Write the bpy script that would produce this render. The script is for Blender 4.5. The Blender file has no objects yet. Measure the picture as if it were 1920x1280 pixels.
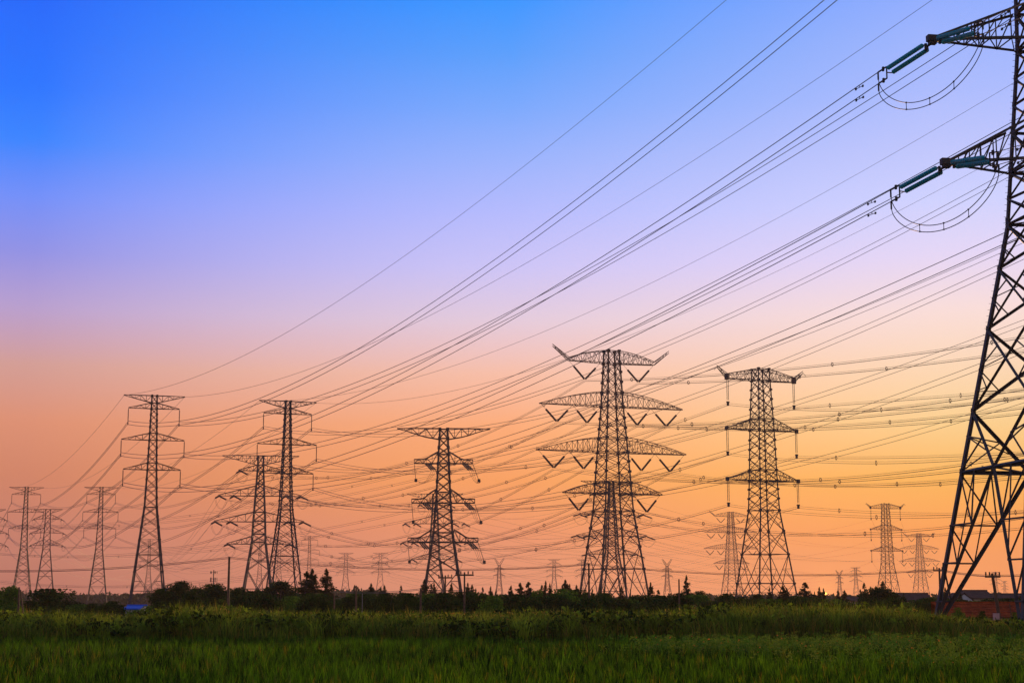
import bpy, math, random
import numpy as np
from mathutils import Vector, Matrix

random.seed(7)
RNG = np.random.default_rng(7)
SC = bpy.context.scene
COL = SC.collection
R = math.radians

# ------------------------------------------------------------------ camera
EYE = 2.4
TILT = math.atan(488 / 3000.0)
CT, ST = math.cos(TILT), math.sin(TILT)
cam_d = bpy.data.cameras.new("camera")
cam = bpy.data.objects.new("camera", cam_d)
COL.objects.link(cam)
cam.location = (0, 0, EYE)
cam.rotation_euler = (R(90) + TILT, 0, 0)
cam_d.sensor_width = 36.0
cam_d.lens = 56.25
cam_d.clip_start = 0.1
cam_d.clip_end = 20000
SC.camera = cam


def P(px, py, Y):
    """a point of the photograph (1920 x 1280) at the real distance Y ahead of the camera"""
    xc = (px - 960) / 3000.0
    yc = (640 - py) / 3000.0
    d = Vector((xc, CT - yc * ST, ST + yc * CT))
    d *= Y / d.y
    d.z += EYE
    return d


def proj(p):
    x, y, z = p[0], p[1], p[2] - EYE
    d = y * CT + z * ST
    return 960 + 3000 * x / d, 640 - 3000 * (-y * ST + z * CT) / d


# ------------------------------------------------------------------ view, world, sun
SC.render.engine = "CYCLES"
SC.view_settings.view_transform = "Standard"
SC.view_settings.look = "None"
SC.view_settings.gamma = 1.0
SC.view_settings.exposure = 0.0
SC.cycles.use_denoising = True
SC.cycles.denoiser = "OPENIMAGEDENOISE"
SC.cycles.sample_clamp_direct = 6.0
SC.cycles.sample_clamp_indirect = 2.0
SC.cycles.max_bounces = 5
SC.cycles.transparent_max_bounces = 4
SC.cycles.volume_bounces = 0

SUN_AZ = math.atan((1545 - 960) / 3039.0)
SUN_EL = R(4.2)


def lin(c):
    o = []
    for v in c:
        v = v / 255.0
        o.append(v / 12.92 if v <= 0.04045 else ((v + 0.055) / 1.055) ** 2.4)
    return (o[0], o[1], o[2], 1.0)


SKY_ROWS = (1128, 1000, 900, 800, 700, 600, 500, 400, 300, 200, 100, 0)
# SKY-BEGIN
SKY = {
    "left": ((0.4029, 0.1242, 0.1033, 1), (0.5456, 0.1836, 0.1356, 1), (0.6492, 0.2160, 0.1271, 1), (0.7488, 0.2782, 0.1718, 1), (0.6696, 0.3455, 0.3191, 1), (0.4855, 0.3537, 0.6593, 1), (0.2731, 0.2910, 0.8315, 1), (0.1477, 0.2802, 1.0116, 1), (0.0170, 0.2334, 1.0622, 1), (0.0000, 0.1778, 1.0578, 1), (0.0000, 0.1544, 1.0330, 1), (0.0000, 0.1276, 1.0014, 1)),
    "mid": ((0.6837, 0.2500, 0.1696, 1), (0.7956, 0.2567, 0.1358, 1), (0.9370, 0.3289, 0.1051, 1), (0.9830, 0.3946, 0.1814, 1), (0.9393, 0.5194, 0.4051, 1), (0.7763, 0.6108, 0.7624, 1), (0.5963, 0.5650, 0.9895, 1), (0.4486, 0.5055, 1.0515, 1), (0.3052, 0.4597, 1.0442, 1), (0.1717, 0.4016, 1.0420, 1), (0.0798, 0.3512, 1.0319, 1), (0.0196, 0.3106, 1.0626, 1)),
    "right": ((0.8472, 0.2621, 0.1056, 1), (0.8906, 0.2891, 0.0637, 1), (0.9016, 0.4302, 0.0860, 1), (0.9307, 0.6227, 0.2825, 1), (0.9559, 0.6860, 0.4882, 1), (0.9427, 0.7391, 0.7355, 1), (0.7771, 0.6932, 0.9781, 1), (0.6114, 0.6602, 1.0648, 1), (0.5103, 0.5769, 1.0403, 1), (0.3973, 0.5118, 1.0472, 1), (0.3292, 0.4694, 1.0381, 1), (0.2503, 0.4107, 1.0524, 1)),
}
# SKY-END
SKY_TOP = {"left": [(-900, lin((110, 140, 215))), (-1000, lin((110, 140, 205)))], "mid": [(-900, lin((115, 145, 220))), (-1000, lin((110, 140, 205)))], "right": [(-900, lin((120, 150, 220))), (-1000, lin((110, 140, 205)))]}


def build_world():
    w = bpy.data.worlds.new("World")
    SC.world = w
    w.use_nodes = True
    nt = w.node_tree
    N, L = nt.nodes, nt.links
    N.clear()
    out = N.new("ShaderNodeOutputWorld")
    bg = N.new("ShaderNodeBackground")
    L.new(bg.outputs[0], out.inputs[0])
    tc = N.new("ShaderNodeTexCoord")
    sep = N.new("ShaderNodeSeparateXYZ")
    L.new(tc.outputs["Generated"], sep.inputs[0])

    def math_(op, a, b=None, clamp=False):
        n = N.new("ShaderNodeMath")
        n.operation = op
        n.use_clamp = clamp
        for i, v in enumerate((a, b)):
            if v is None:
                continue
            if isinstance(v, (int, float)):
                n.inputs[i].default_value = v
            else:
                L.new(v, n.inputs[i])
        return n.outputs[0]

    def ramp(stops):
        n = N.new("ShaderNodeValToRGB")
        cr = n.color_ramp
        cr.interpolation = "LINEAR"
        while len(cr.elements) < len(stops):
            cr.elements.new(0.5)
        for e, (py, c) in zip(cr.elements, stops):
            el = TILT + math.atan((640 - py) / 3000.0) if py >= -400 else None
            e.position = max(0.0, math.sin(el)) if el is not None else {-900: 0.6, -1000: 1.0}[py]
            e.color = c
        L.new(sep.outputs["Z"], n.inputs[0])
        return n.outputs[0]

    left, mid, right = (ramp([(y, c) for y, c in zip(SKY_ROWS, SKY[k])] + SKY_TOP[k]) for k in ("left", "mid", "right"))
    back = ramp([(1128, lin((214, 188, 178))), (900, lin((206, 186, 184))), (600, lin((186, 178, 196))), (0, lin((160, 167, 200))),
                 (-900, lin((130, 150, 196))), (-1000, lin((105, 135, 192)))])

    def mix(f, a, b):
        n = N.new("ShaderNodeMix")
        n.data_type = "RGBA"
        if isinstance(f, (int, float)):
            n.inputs[0].default_value = f
        else:
            L.new(f, n.inputs[0])
        L.new(a, n.inputs[6])
        L.new(b, n.inputs[7])
        return n.outputs[2]

    hyp = math_("SQRT", math_("ADD", math_("MULTIPLY", sep.outputs["X"], sep.outputs["X"]),
                              math_("ADD", math_("MULTIPLY", sep.outputs["Y"], sep.outputs["Y"]), 1e-6)))
    u = math_("DIVIDE", sep.outputs["X"], hyp)
    fl = math_("POWER", math_("MULTIPLY", u, -1 / 0.292, True), 1.4)
    fr = math_("MULTIPLY", u, 1 / 0.262, True)
    front = mix(fr, mix(fl, mid, left), right)
    v = math_("DIVIDE", sep.outputs["Y"], hyp)
    fb = math_("DIVIDE", math_("SUBTRACT", 0.85, v), 1.1, True)
    sky = mix(fb, front, back)
    nish = N.new("ShaderNodeTexSky")
    nish.sky_type = "NISHITA"
    nish.sun_disc = False
    nish.sun_elevation = SUN_EL
    nish.sun_rotation = SUN_AZ
    nscale = N.new("ShaderNodeMix")
    nscale.data_type = "RGBA"
    nscale.blend_type = "MULTIPLY"
    nscale.inputs[0].default_value = 1.0
    L.new(nish.outputs[0], nscale.inputs[6])
    nscale.inputs[7].default_value = (0.1, 0.1, 0.1, 1)
    sky = mix(0.04, sky, nscale.outputs[2])
    # the setting sun itself, low behind the trees
    sd = P(1546, 1112, 1.0) - Vector((0, 0, EYE))
    sd.normalize()
    dot = N.new("ShaderNodeVectorMath")
    dot.operation = "DOT_PRODUCT"
    L.new(tc.outputs["Generated"], dot.inputs[0])
    dot.inputs[1].default_value = sd
    ang = math_("ARCCOSINE", math_("MINIMUM", dot.outputs["Value"], 1.0))
    disc = math_("MULTIPLY", math_("LESS_THAN", ang, R(0.065)), 7.0)
    halo = math_("MULTIPLY", math_("EXPONENT", math_("MULTIPLY", ang, -1 / R(0.30))), 0.45)
    glow = math_("ADD", disc, halo)
    add = N.new("ShaderNodeMix")
    add.data_type = "RGBA"
    add.blend_type = "ADD"
    add.clamp_result = False
    L.new(glow, add.inputs[0])
    L.new(sky, add.inputs[6])
    add.inputs[7].default_value = (1.0, 0.42, 0.05, 1)
    add.clamp_factor = False
    L.new(add.outputs[2], bg.inputs[0])
    bg.inputs[1].default_value = 1.0


build_world()

sun_d = bpy.data.lights.new("sun", "SUN")
sun_d.energy = 5.0
sun_d.angle = R(0.6)
sun_d.color = (1.0, 0.56, 0.26)
sun = bpy.data.objects.new("sun", sun_d)
COL.objects.link(sun)
_sd = Vector((math.sin(SUN_AZ) * math.cos(SUN_EL), math.cos(SUN_AZ) * math.cos(SUN_EL), math.sin(SUN_EL)))
sun.rotation_euler = (-_sd).to_track_quat("-Z", "Y").to_euler()
sun.location = (60, 300, 60)


# ---CUT---
# ------------------------------------------------------------------ materials
def mat(name, col, rough=0.7, metal=0.0, noise=0.0, nscale=3.0, tint=False, transl=None, spec=0.5):
    m = bpy.data.materials.new(name)
    m.use_nodes = True
    nt = m.node_tree
    N, L = nt.nodes, nt.links
    b = N["Principled BSDF"]
    b.inputs["Roughness"].default_value = rough
    b.inputs["Metallic"].default_value = metal
    b.inputs["Specular IOR Level"].default_value = spec
    src = None
    if noise > 0:
        tc = N.new("ShaderNodeTexCoord")
        nz = N.new("ShaderNodeTexNoise")
        nz.inputs["Scale"].default_value = nscale
        nz.inputs["Detail"].default_value = 5
        L.new(tc.outputs["Object"], nz.inputs["Vector"])
        cr = N.new("ShaderNodeValToRGB")
        cr.color_ramp.elements[0].position = 0.3
        cr.color_ramp.elements[1].position = 0.7
        cr.color_ramp.elements[0].color = (*[c * (1 - noise) for c in col], 1)
        cr.color_ramp.elements[1].color = (*[min(1, c * (1 + noise)) for c in col], 1)
        L.new(nz.outputs["Fac"], cr.inputs[0])
        src = cr.outputs[0]
    if tint:
        at = N.new("ShaderNodeAttribute")
        at.attribute_name = "tint"
        if src is None:
            src = at.outputs["Color"]
        else:
            mx = N.new("ShaderNodeMix")
            mx.data_type = "RGBA"
            mx.blend_type = "MULTIPLY"
            mx.inputs[0].default_value = 1
            L.new(src, mx.inputs[6])
            L.new(at.outputs["Color"], mx.inputs[7])
            src = mx.outputs[2]
    if src is not None:
        L.new(src, b.inputs["Base Color"])
    else:
        b.inputs["Base Color"].default_value = (*col, 1)
    if transl:
        tr = N.new("ShaderNodeBsdfTranslucent")
        if src is not None:
            L.new(src, tr.inputs[0])
        else:
            tr.inputs[0].default_value = (*col, 1)
        ms = N.new("ShaderNodeMixShader")
        ms.inputs[0].default_value = transl
        L.new(b.outputs[0], ms.inputs[1])
        L.new(tr.outputs[0], ms.inputs[2])
        L.new(ms.outputs[0], N["Material Output"].inputs[0])
    return m


M = {}
M["steel"] = mat("galvanised_steel", (0.036, 0.030, 0.028), 0.65, 0.0, 0.35, 1.5, spec=0.3)
M["wire"] = mat("weathered_aluminium", (0.045, 0.04, 0.045), 0.6, spec=0.2)
M["insul"] = mat("dark_insulator", (0.035, 0.037, 0.04), 0.75, spec=.15)
M["glass"] = mat("teal_glass", (0.010, 0.38, 0.47), 0.15, transl=0.5)
M["dull_glass"] = mat("dull_green_glass", (0.016, 0.045, 0.045), 0.65, spec=.2)
M["red"] = mat("red_plate", (0.45, 0.03, 0.02), 0.5)
M["blue"] = mat("blue_plate", (0.02, 0.12, 0.6), 0.5)
M["wood"] = mat("weathered_wood", (0.10, 0.048, 0.022), 0.9, noise=0.4, nscale=6)
M["concrete"] = mat("pole_concrete", (0.20, 0.17, 0.15), 0.9, noise=0.25, nscale=4)
M["rice"] = mat("rice_leaf", (1, 1, 1), 0.8, tint=True, transl=0.35, spec=0.06)
M["weed"] = mat("weed_leaf", (1, 1, 1), 0.85, tint=True, transl=0.3, spec=0.06)
M["leaf"] = mat("tree_leaf", (1, 1, 1), 0.85, tint=True, transl=0.2, spec=0.06)
M["bark"] = mat("bark", (0.06, 0.045, 0.035), 0.9, noise=0.4, nscale=5)
M["ground"] = mat("field_soil", (0.030, 0.050, 0.010), 1.0, noise=0.5, nscale=0.15, spec=0.0)
M["mud"] = mat("paddy_mud", (0.018, 0.024, 0.010), 1.0, noise=0.5, nscale=0.8, spec=0.0)
M["roof_dark"] = mat("dark_tile", (0.060, 0.032, 0.022), 0.9, noise=0.35, nscale=2, spec=0.05)
M["plaster"] = mat("white_plaster", (0.46, 0.44, 0.45), 0.9, noise=0.12, nscale=2, spec=0.1)
M["plaster_tan"] = mat("tan_plaster", (0.34, 0.26, 0.19), 0.85, noise=0.2, nscale=2)
M["blue_roof"] = mat("blue_sheet", (0.012, 0.085, 0.40), 0.7, noise=0.15, nscale=3, spec=0.1)
M["window"] = mat("dark_glass", (0.02, 0.022, 0.03), 0.15)
M["pink"] = mat("faded_pink_board", (0.50, 0.26, 0.25), 0.7, noise=0.2, nscale=4)


def tile_mat():
    m = mat("red_clay_tile", (0.36, 0.055, 0.010), 0.95, noise=0.45, nscale=1.2, spec=0.03)
    nt = m.node_tree
    N, L = nt.nodes, nt.links
    b = N["Principled BSDF"]
    old = b.inputs["Base Color"].links[0].from_socket
    tc = N.new("ShaderNodeTexCoord")
    mp = N.new("ShaderNodeMapping")
    mp.inputs["Rotation"].default_value = (R(90), 0, 0)
    br = N.new("ShaderNodeTexBrick")
    br.inputs["Scale"].default_value = 3.2
    br.inputs["Color1"].default_value = (1, 1, 1, 1)
    br.inputs["Color2"].default_value = (0.62, 0.6, 0.6, 1)
    br.inputs["Mortar"].default_value = (0.25, 0.22, 0.2, 1)
    br.inputs["Mortar Size"].default_value = 0.03
    L.new(tc.outputs["Object"], mp.inputs[0])
    L.new(mp.outputs[0], br.inputs["Vector"])
    mx = N.new("ShaderNodeMix")
    mx.data_type = "RGBA"
    mx.blend_type = "MULTIPLY"
    mx.inputs[0].default_value = 1
    L.new(old, mx.inputs[6])
    L.new(br.outputs["Color"], mx.inputs[7])
    L.new(mx.outputs[2], b.inputs["Base Color"])
    return m


M["tile"] = tile_mat()


# ------------------------------------------------------------------ mesh helpers
class MB:
    def __init__(self):
        self.v, self.f = [], []

    def bar(self, p, q, r, n=4, r2=None, cap=False):
        p, q = Vector(p), Vector(q)
        d = q - p
        if d.length < 1e-6:
            return
        d.normalize()
        a = d.cross(Vector((0, 0, 1)))
        if a.length < 1e-3:
            a = Vector((1, 0, 0))
        a.normalize()
        b = d.cross(a)
        r2 = r if r2 is None else r2
        k = len(self.v)
        for c, rr in ((p, r), (q, r2)):
            for i in range(n):
                t = 2 * math.pi * (i + 0.5) / n
                self.v.append(c + a * (rr * math.cos(t)) + b * (rr * math.sin(t)))
        for i in range(n):
            j = (i + 1) % n
            self.f.append((k + i, k + j, k + n + j, k + n + i))
        if cap:
            self.f.append(tuple(k + i for i in range(n))[::-1])
            self.f.append(tuple(k + n + i for i in range(n)))

    def angle(self, p, q, w, out, th=0.025):
        """an angle-iron member: two plates meeting in a ridge that points along out"""
        p, q, out = Vector(p), Vector(q), Vector(out)
        d = (q - p).normalized()
        o = (out - d * out.dot(d)).normalized()
        s = d.cross(o)
        for sg in (1, -1):
            e = (-o + s * sg).normalized()
            n = d.cross(e)
            k = len(self.v)
            for c in (p, q):
                self.v += [c + n * th * .5, c - n * th * .5, c + e * w - n * th * .5, c + e * w + n * th * .5]
            for i in range(4):
                j = (i + 1) % 4
                self.f.append((k + i, k + j, k + 4 + j, k + 4 + i))
            self.f.append((k + 3, k + 2, k + 1, k))
            self.f.append((k + 4, k + 5, k + 6, k + 7))

    def tube(self, pts, r, n=4, rs=None):
        pts = [Vector(p) for p in pts]
        k = len(self.v)
        m = len(pts)
        for i, p in enumerate(pts):
            d = (pts[min(i + 1, m - 1)] - pts[max(i - 1, 0)]).normalized()
            a = d.cross(Vector((0, 0, 1)))
            if a.length < 1e-3:
                a = Vector((1, 0, 0))
            a.normalize()
            b = d.cross(a)
            rr = rs[i] if rs else r
            for j in range(n):
                t = 2 * math.pi * (j + 0.5) / n
                self.v.append(p + a * (rr * math.cos(t)) + b * (rr * math.sin(t)))
        for i in range(m - 1):
            for j in range(n):
                j2 = (j + 1) % n
                self.f.append((k + i * n + j, k + i * n + j2, k + (i + 1) * n + j2, k + (i + 1) * n + j))

    def box(self, c, sx, sy, sz, rz=0.0):
        c = Vector(c)
        k = len(self.v)
        ca, sa = math.cos(rz), math.sin(rz)
        for z in (-.5, .5):
            for x, y in ((-.5, -.5), (.5, -.5), (.5, .5), (-.5, .5)):
                X, Y = x * sx, y * sy
                self.v.append(c + Vector((X * ca - Y * sa, X * sa + Y * ca, z * sz)))
        for f in ((3, 2, 1, 0), (4, 5, 6, 7), (0, 1, 5, 4), (1, 2, 6, 5), (2, 3, 7, 6), (3, 0, 4, 7)):
            self.f.append(tuple(k + i for i in f))

    def poly(self, pts):
        k = len(self.v)
        self.v += [Vector(p) for p in pts]
        self.f.append(tuple(range(k, k + len(pts))))

    def lathe(self, p, q, prof, n=8):
        """prof: (t along p-q, radius)"""
        p, q = Vector(p), Vector(q)
        d = q - p
        dn = d.normalized()
        a = dn.cross(Vector((0, 0, 1)))
        if a.length < 1e-3:
            a = Vector((1, 0, 0))
        a.normalize()
        b = dn.cross(a)
        k = len(self.v)
        for t, r in prof:
            for j in range(n):
                th = 2 * math.pi * j / n
                self.v.append(p + d * t + a * (r * math.cos(th)) + b * (r * math.sin(th)))
        for i in range(len(prof) - 1):
            for j in range(n):
                j2 = (j + 1) % n
                self.f.append((k + i * n + j, k + i * n + j2, k + (i + 1) * n + j2, k + (i + 1) * n + j))

    def mesh(self, name):
        me = bpy.data.meshes.new(name)
        me.from_pydata([tuple(v) for v in self.v], [], self.f)
        me.update()
        return me

    def build(self, name, m, parent=None):
        me = self.mesh(name)
        me.materials.append(m)
        o = bpy.data.objects.new(name, me)
        COL.objects.link(o)
        if parent is not None:
            o.parent = parent
        return o


def tag(o, label=None, cat=None, group=None, kind=None):
    if label:
        o["label"] = label
    if cat:
        o["category"] = cat
    if group:
        o["group"] = group
    if kind:
        o["kind"] = kind
    return o


def empty(name, loc=(0, 0, 0), rz=0.0):
    o = bpy.data.objects.new(name, None)
    o.empty_display_size = 0.5
    o.location = loc
    o.rotation_euler = (0, 0, rz)
    COL.objects.link(o)
    return o


KIDS = {}


def copy_tree(o, parent=None):
    c = o.copy()
    COL.objects.link(c)
    if parent is not None:
        c.parent = parent
    for ch in list(o.children):
        copy_tree(ch, c)
    return c


def np_mesh(name, verts, faces_list, tint=None, m=None, parent=None):
    """verts (n,3); faces_list: list of (k, m) int arrays; tint (n,3)"""
    me = bpy.data.meshes.new(name)
    me.vertices.add(len(verts))
    me.vertices.foreach_set("co", np.ascontiguousarray(verts, dtype=np.float32).ravel())
    nl = sum(f.size for f in faces_list)
    npoly = sum(len(f) for f in faces_list)
    me.loops.add(nl)
    me.polygons.add(npoly)
    me.loops.foreach_set("vertex_index", np.concatenate([f.ravel() for f in faces_list]).astype(np.int32))
    tot = np.concatenate([np.full(len(f), f.shape[1]) for f in faces_list])
    start = np.concatenate([[0], np.cumsum(tot)[:-1]])
    me.polygons.foreach_set("loop_start", start.astype(np.int32))
    me.polygons.foreach_set("loop_total", tot.astype(np.int32))
    me.update(calc_edges=True)
    if tint is not None:
        a = me.attributes.new("tint", "FLOAT_COLOR", "POINT")
        a.data.foreach_set("color", np.concatenate([tint, np.ones((len(tint), 1))], 1).astype(np.float32).ravel())
    if m is not None:
        me.materials.append(m)
    o = bpy.data.objects.new(name, me)
    COL.objects.link(o)
    if parent is not None:
        o.parent = parent
    return o


# ------------------------------------------------------------------ lattice towers
def wprof(prof, z):
    return float(np.interp(z, [a for a, _ in prof], [b for _, b in prof]))


CORN = ((-1, 1), (-1, -1), (1, -1), (1, 1))


def tower_body(root, prof, panels, leg_r, br_r, n=4, belts=(), red_r=None, kfirst=True, legmat="steel"):
    """four legs (each a part) and the bracing. panels: list of heights; the first panel is a K (feet to the belt's middle)"""
    zs = [a for a, _ in prof]
    for sx, sy in CORN:
        mb = MB()
        for a, b in zip(zs, zs[1:]):
            wa, wb = wprof(prof, a), wprof(prof, b)
            mb.bar((sx * wa, sy * wa, a), (sx * wb, sy * wb, b), leg_r * (1 if a < zs[1] else .85), n)
        if red_r:
            for z in panels[1:]:
                w = wprof(prof, z)
                mb.box((sx * w, sy * w, z), leg_r * 2.6, leg_r * 2.6, leg_r * 2.2)
        mb.box((sx * wprof(prof, 0), sy * wprof(prof, 0), 0.0), leg_r * 4, leg_r * 4, 0.6)
        mb.build("leg", M[legmat], root)
    mb = MB()

    def c(i, z):
        w = wprof(prof, z)
        sx, sy = CORN[i % 4]
        return Vector((sx * w, sy * w, z))
    for k, (a, b) in enumerate(zip(panels, panels[1:])):
        for i in range(4):
            A, B, C, D = c(i, a), c(i + 1, a), c(i, b), c(i + 1, b)
            if k == 0 and kfirst:
                m = (C + D) / 2
                mb.bar(A, m, br_r * 1.25, n)
                mb.bar(B, m, br_r * 1.25, n)
                if red_r:
                    for t in (0.33, 0.66) if b - a > 6 else (0.5,):
                        for S, T in ((A, C), (B, D)):
                            p = S.lerp(T, t)
                            q = S.lerp(m, t)
                            mb.bar(p, q, red_r, n)
                            mb.bar(q, S.lerp(T, min(1, t + .33)), red_r, n)
            elif k == 1 and kfirst:
                m = (A + B) / 2
                mb.bar(m, C, br_r, n)
                mb.bar(m, D, br_r, n)
                if red_r:
                    for S, T in ((A, C), (B, D)):
                        q = m.lerp(T, .5)
                        mb.bar(S.lerp(T, .5), q, red_r, n)
                        mb.bar(S, q, red_r, n)
            else:
                mb.bar(A, D, br_r, n)
                mb.bar(B, C, br_r, n)
                if red_r and (b - a) > 2.5:
                    for S, T, U in ((A, C, D), (B, D, C)):
                        h = S.lerp(T, .5)
                        mb.bar(h, S.lerp(U, .28), red_r, n)
                        mb.bar(h, T.lerp(B if S is A else A, .28), red_r, n)
    for z in belts:
        for i in range(4):
            mb.bar(c(i, z), c(i + 1, z), br_r, n)
        mb.bar(c(0, z), c(2, z), br_r * .7, n)
    mb.build("bracing", M["steel"], root)


def arm_mesh(stations, side, ch_r, web_r, n=4, name="crossarm"):
    """stations: (x, zbottom, ztop, halfdepth) from the body outwards; side +-1"""
    mb = MB()
    pt = lambda s, k, y: Vector((side * s[0], y * s[3], s[k]))
    for i, (s, t) in enumerate(zip(stations, stations[1:])):
        for y in (1, -1):
            mb.bar(pt(s, 1, y), pt(t, 1, y), ch_r, n)
            mb.bar(pt(s, 2, y), pt(t, 2, y), ch_r, n)
            if t[2] - t[1] > 0.1 and i < len(stations) - 2:
                mb.bar(pt(t, 1, y), pt(t, 2, y), web_r, n)
            if i % 2 == 0:
                mb.bar(pt(s, 2, y), pt(t, 1, y), web_r, n)
            else:
                mb.bar(pt(s, 1, y), pt(t, 2, y), web_r, n)
        if i < len(stations) - 2:
            mb.bar(pt(t, 1, 1), pt(t, 1, -1), web_r, n)
            mb.bar(pt(t, 2, 1), pt(t, 2, -1), web_r, n)
        mb.bar(pt(s, 1, 1), pt(t, 1, -1), web_r, n)
    return mb


def tri(x0, x1, zb, zt, hd, k=4, tip=0.12):
    """flat bottom, top sloping down to the tip"""
    o = []
    for i in range(k + 1):
        t = i / k
        o.append((x0 + (x1 - x0) * t, zb, zb + tip + (zt - zb - tip) * (1 - t), hd * (1 - t) + 0.06))
    return o


def inv(x0, x1, zb, zt, hd, k=4, tip=0.12):
    """flat top, bottom rising to the tip"""
    o = []
    for i in range(k + 1):
        t = i / k
        o.append((x0 + (x1 - x0) * t, zt - tip - (zt - zb - tip) * (1 - t), zt, hd * (1 - t) + 0.06))
    return o


def arch(x0, x1, zb, zt, hd, k=12, zt_end=None, pw=1.5):
    o = []
    for i in range(k + 1):
        t = i / k
        o.append((x0 + (x1 - x0) * t, zb, zb + 0.15 + (zt - zb - .15) * (1 - t ** pw), hd * (1 - t * .8)))
    return o


def string_mb(p, q, r, nd=14, n=6, rod=0.03):
    """a cap-and-pin insulator string"""
    prof = [(0.0, rod)]
    for i in range(nd):
        a = 0.06 + 0.88 * i / nd
        b = 0.06 + 0.88 * (i + 1) / nd
        prof += [(a, rod * 1.4), (a + (b - a) * .35, r), (a + (b - a) * .6, r * .9), (b - (b - a) * .1, rod * 1.4)]
    prof.append((1.0, rod))
    mb = MB()
    mb.lathe(p, q, prof, n)
    return mb


TYPES = {}


def tower_A():
    """double-circuit suspension tower, hanging strings"""
    root = empty("transmission_tower")
    prof = [(0, 4.3), (25, 1.45), (34, 1.08), (52.1, .6)]
    panels = [0, 5, 9.6, 13.6, 17.2, 20.2, 22.8, 25, 27.3, 29.6, 31.8, 34, 35.7, 37.5, 39.3, 41.2, 42.9, 44.5, 46, 47.5, 48.9, 50.3, 52.1]
    tower_body(root, prof, panels, .18, .078, 4, (5, 13.6, 25, 34, 35.7, 41.2, 42.9, 48.9, 50.3, 52.1), .05)
    for side in (-1, 1):
        for st, ins in ((inv(.6, 7.3, 50.3, 52.1, .55, 5), None), (tri(.66, 6.1, 48.9, 50.3, .6), (6.1, 48.9)),
                        (tri(.9, 7.5, 41.2, 42.9, .8), (7.5, 41.2)), (tri(1.08, 6.8, 34.0, 35.7, .95), (6.8, 34.0))):
            a = arm_mesh(st, side, .085, .05).build("crossarm", M["steel"], root)
            if ins:
                x, z = side * ins[0], ins[1]
                mb = string_mb((x, 0, z - .05), (x, 0, z - 3.4), .15, 18)
                mb.box((x, 0, z - 3.75), .22, .3, .75)
                mb.build("insulator_string", M["insul"], a)
    mb = MB()
    mb.box((4.05, -4.06, 5.6), .9, .06, 1.1)
    return root


A_INS = {(s, k): (s * x, 0, z - 3.6) for s in (-1, 1) for k, x, z in (("top", 6.1, 48.9), ("mid", 7.5, 41.2), ("low", 6.8, 34.0))}
A_EW = {s: (s * 7.2, 0, 52.0) for s in (-1, 1)}


def strain_pair(a, x, z, near, back, r, nd, jump, m="insul", low=0.0):
    """strain strings to both line directions at an arm's tip and the jumper loop under it"""
    ends = []
    for d in (near, back):
        p = Vector((x, 0, z - .1))
        q = p + Vector(d)
        string_mb(p, q, r, nd, rod=.06).build("insulator_string", M[m], a)
        ends.append(q)
    p, q = ends
    for off in (-.25, .25):
        pts = []
        for i in range(13):
            t = i / 12
            pts.append(p.lerp(q, t) + Vector((off, off * .5, -jump * (1 - (2 * t - 1) ** 2) ** .7)))
        mb = MB()
        mb.tube(pts, .045, 3)
        mb.build("jumper_loop", M["wire"], a)


B_NEAR, B_BACK = (3.6, -4.2, -1.9), (-2.0, 5.2, -.6)
F_NEAR, F_BACK = (1.5, -3.2, -.9), (-.9, 3.4, -.5)


def tower_B():
    """four-level strain tower with one, two, two and one conductors a side"""
    root = empty("transmission_tower")
    prof = [(0, 7.0), (28, 2.9), (37, 2.55), (60, 1.25), (65.6, 1.15)]
    panels = [0, 8, 16, 22, 28, 31.5, 34.5, 37.2, 41, 44.5, 48, 51, 53.3, 56, 59, 61.6, 65.6]
    tower_body(root, prof, panels, .40, .19, 4, (8, 28, 31.5, 37.2, 41, 48, 53.3, 59, 61.6, 65.6))
    for side in (-1, 1):
        arm_mesh(inv(1.15, 16.6, 61.4, 65.6, 1.1, 9, .2), side, .15, .09).build("crossarm", M["steel"], root)
        for zb, zt, x1, xs in ((59, 61.6, 9.6, (8.8,)), (48, 52.4, 18.0, (17.6, 11.2)), (36.8, 41, 19.4, (19.0, 12.4)), (27.2, 30.5, 13.8, (13.2,))):
            x0 = wprof(prof, zb)
            a = arm_mesh(tri(x0, x1, zb, zt, x0 * .9, 5, .3), side, .17, .09).build("crossarm", M["steel"], root)
            for x in xs:
                strain_pair(a, side * x, zb, B_NEAR, B_BACK, .40, 12, 4.2)
    return root


B_INS = {}
for _s in (-1, 1):
    for _k, _x, _z in (("1", 8.8, 59), ("2a", 17.6, 48), ("2b", 11.2, 48), ("3a", 19.0, 36.8), ("3b", 12.4, 36.8), ("4", 13.2, 27.2)):
        B_INS[(_s, _k)] = {g: (_s * _x + d[0], d[1], _z - .1 + d[2]) for g, d in ((-1, B_NEAR), (1, B_BACK))}
B_EW = {s: (s * 16.5, 0, 65.5) for s in (-1, 1)}


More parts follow.
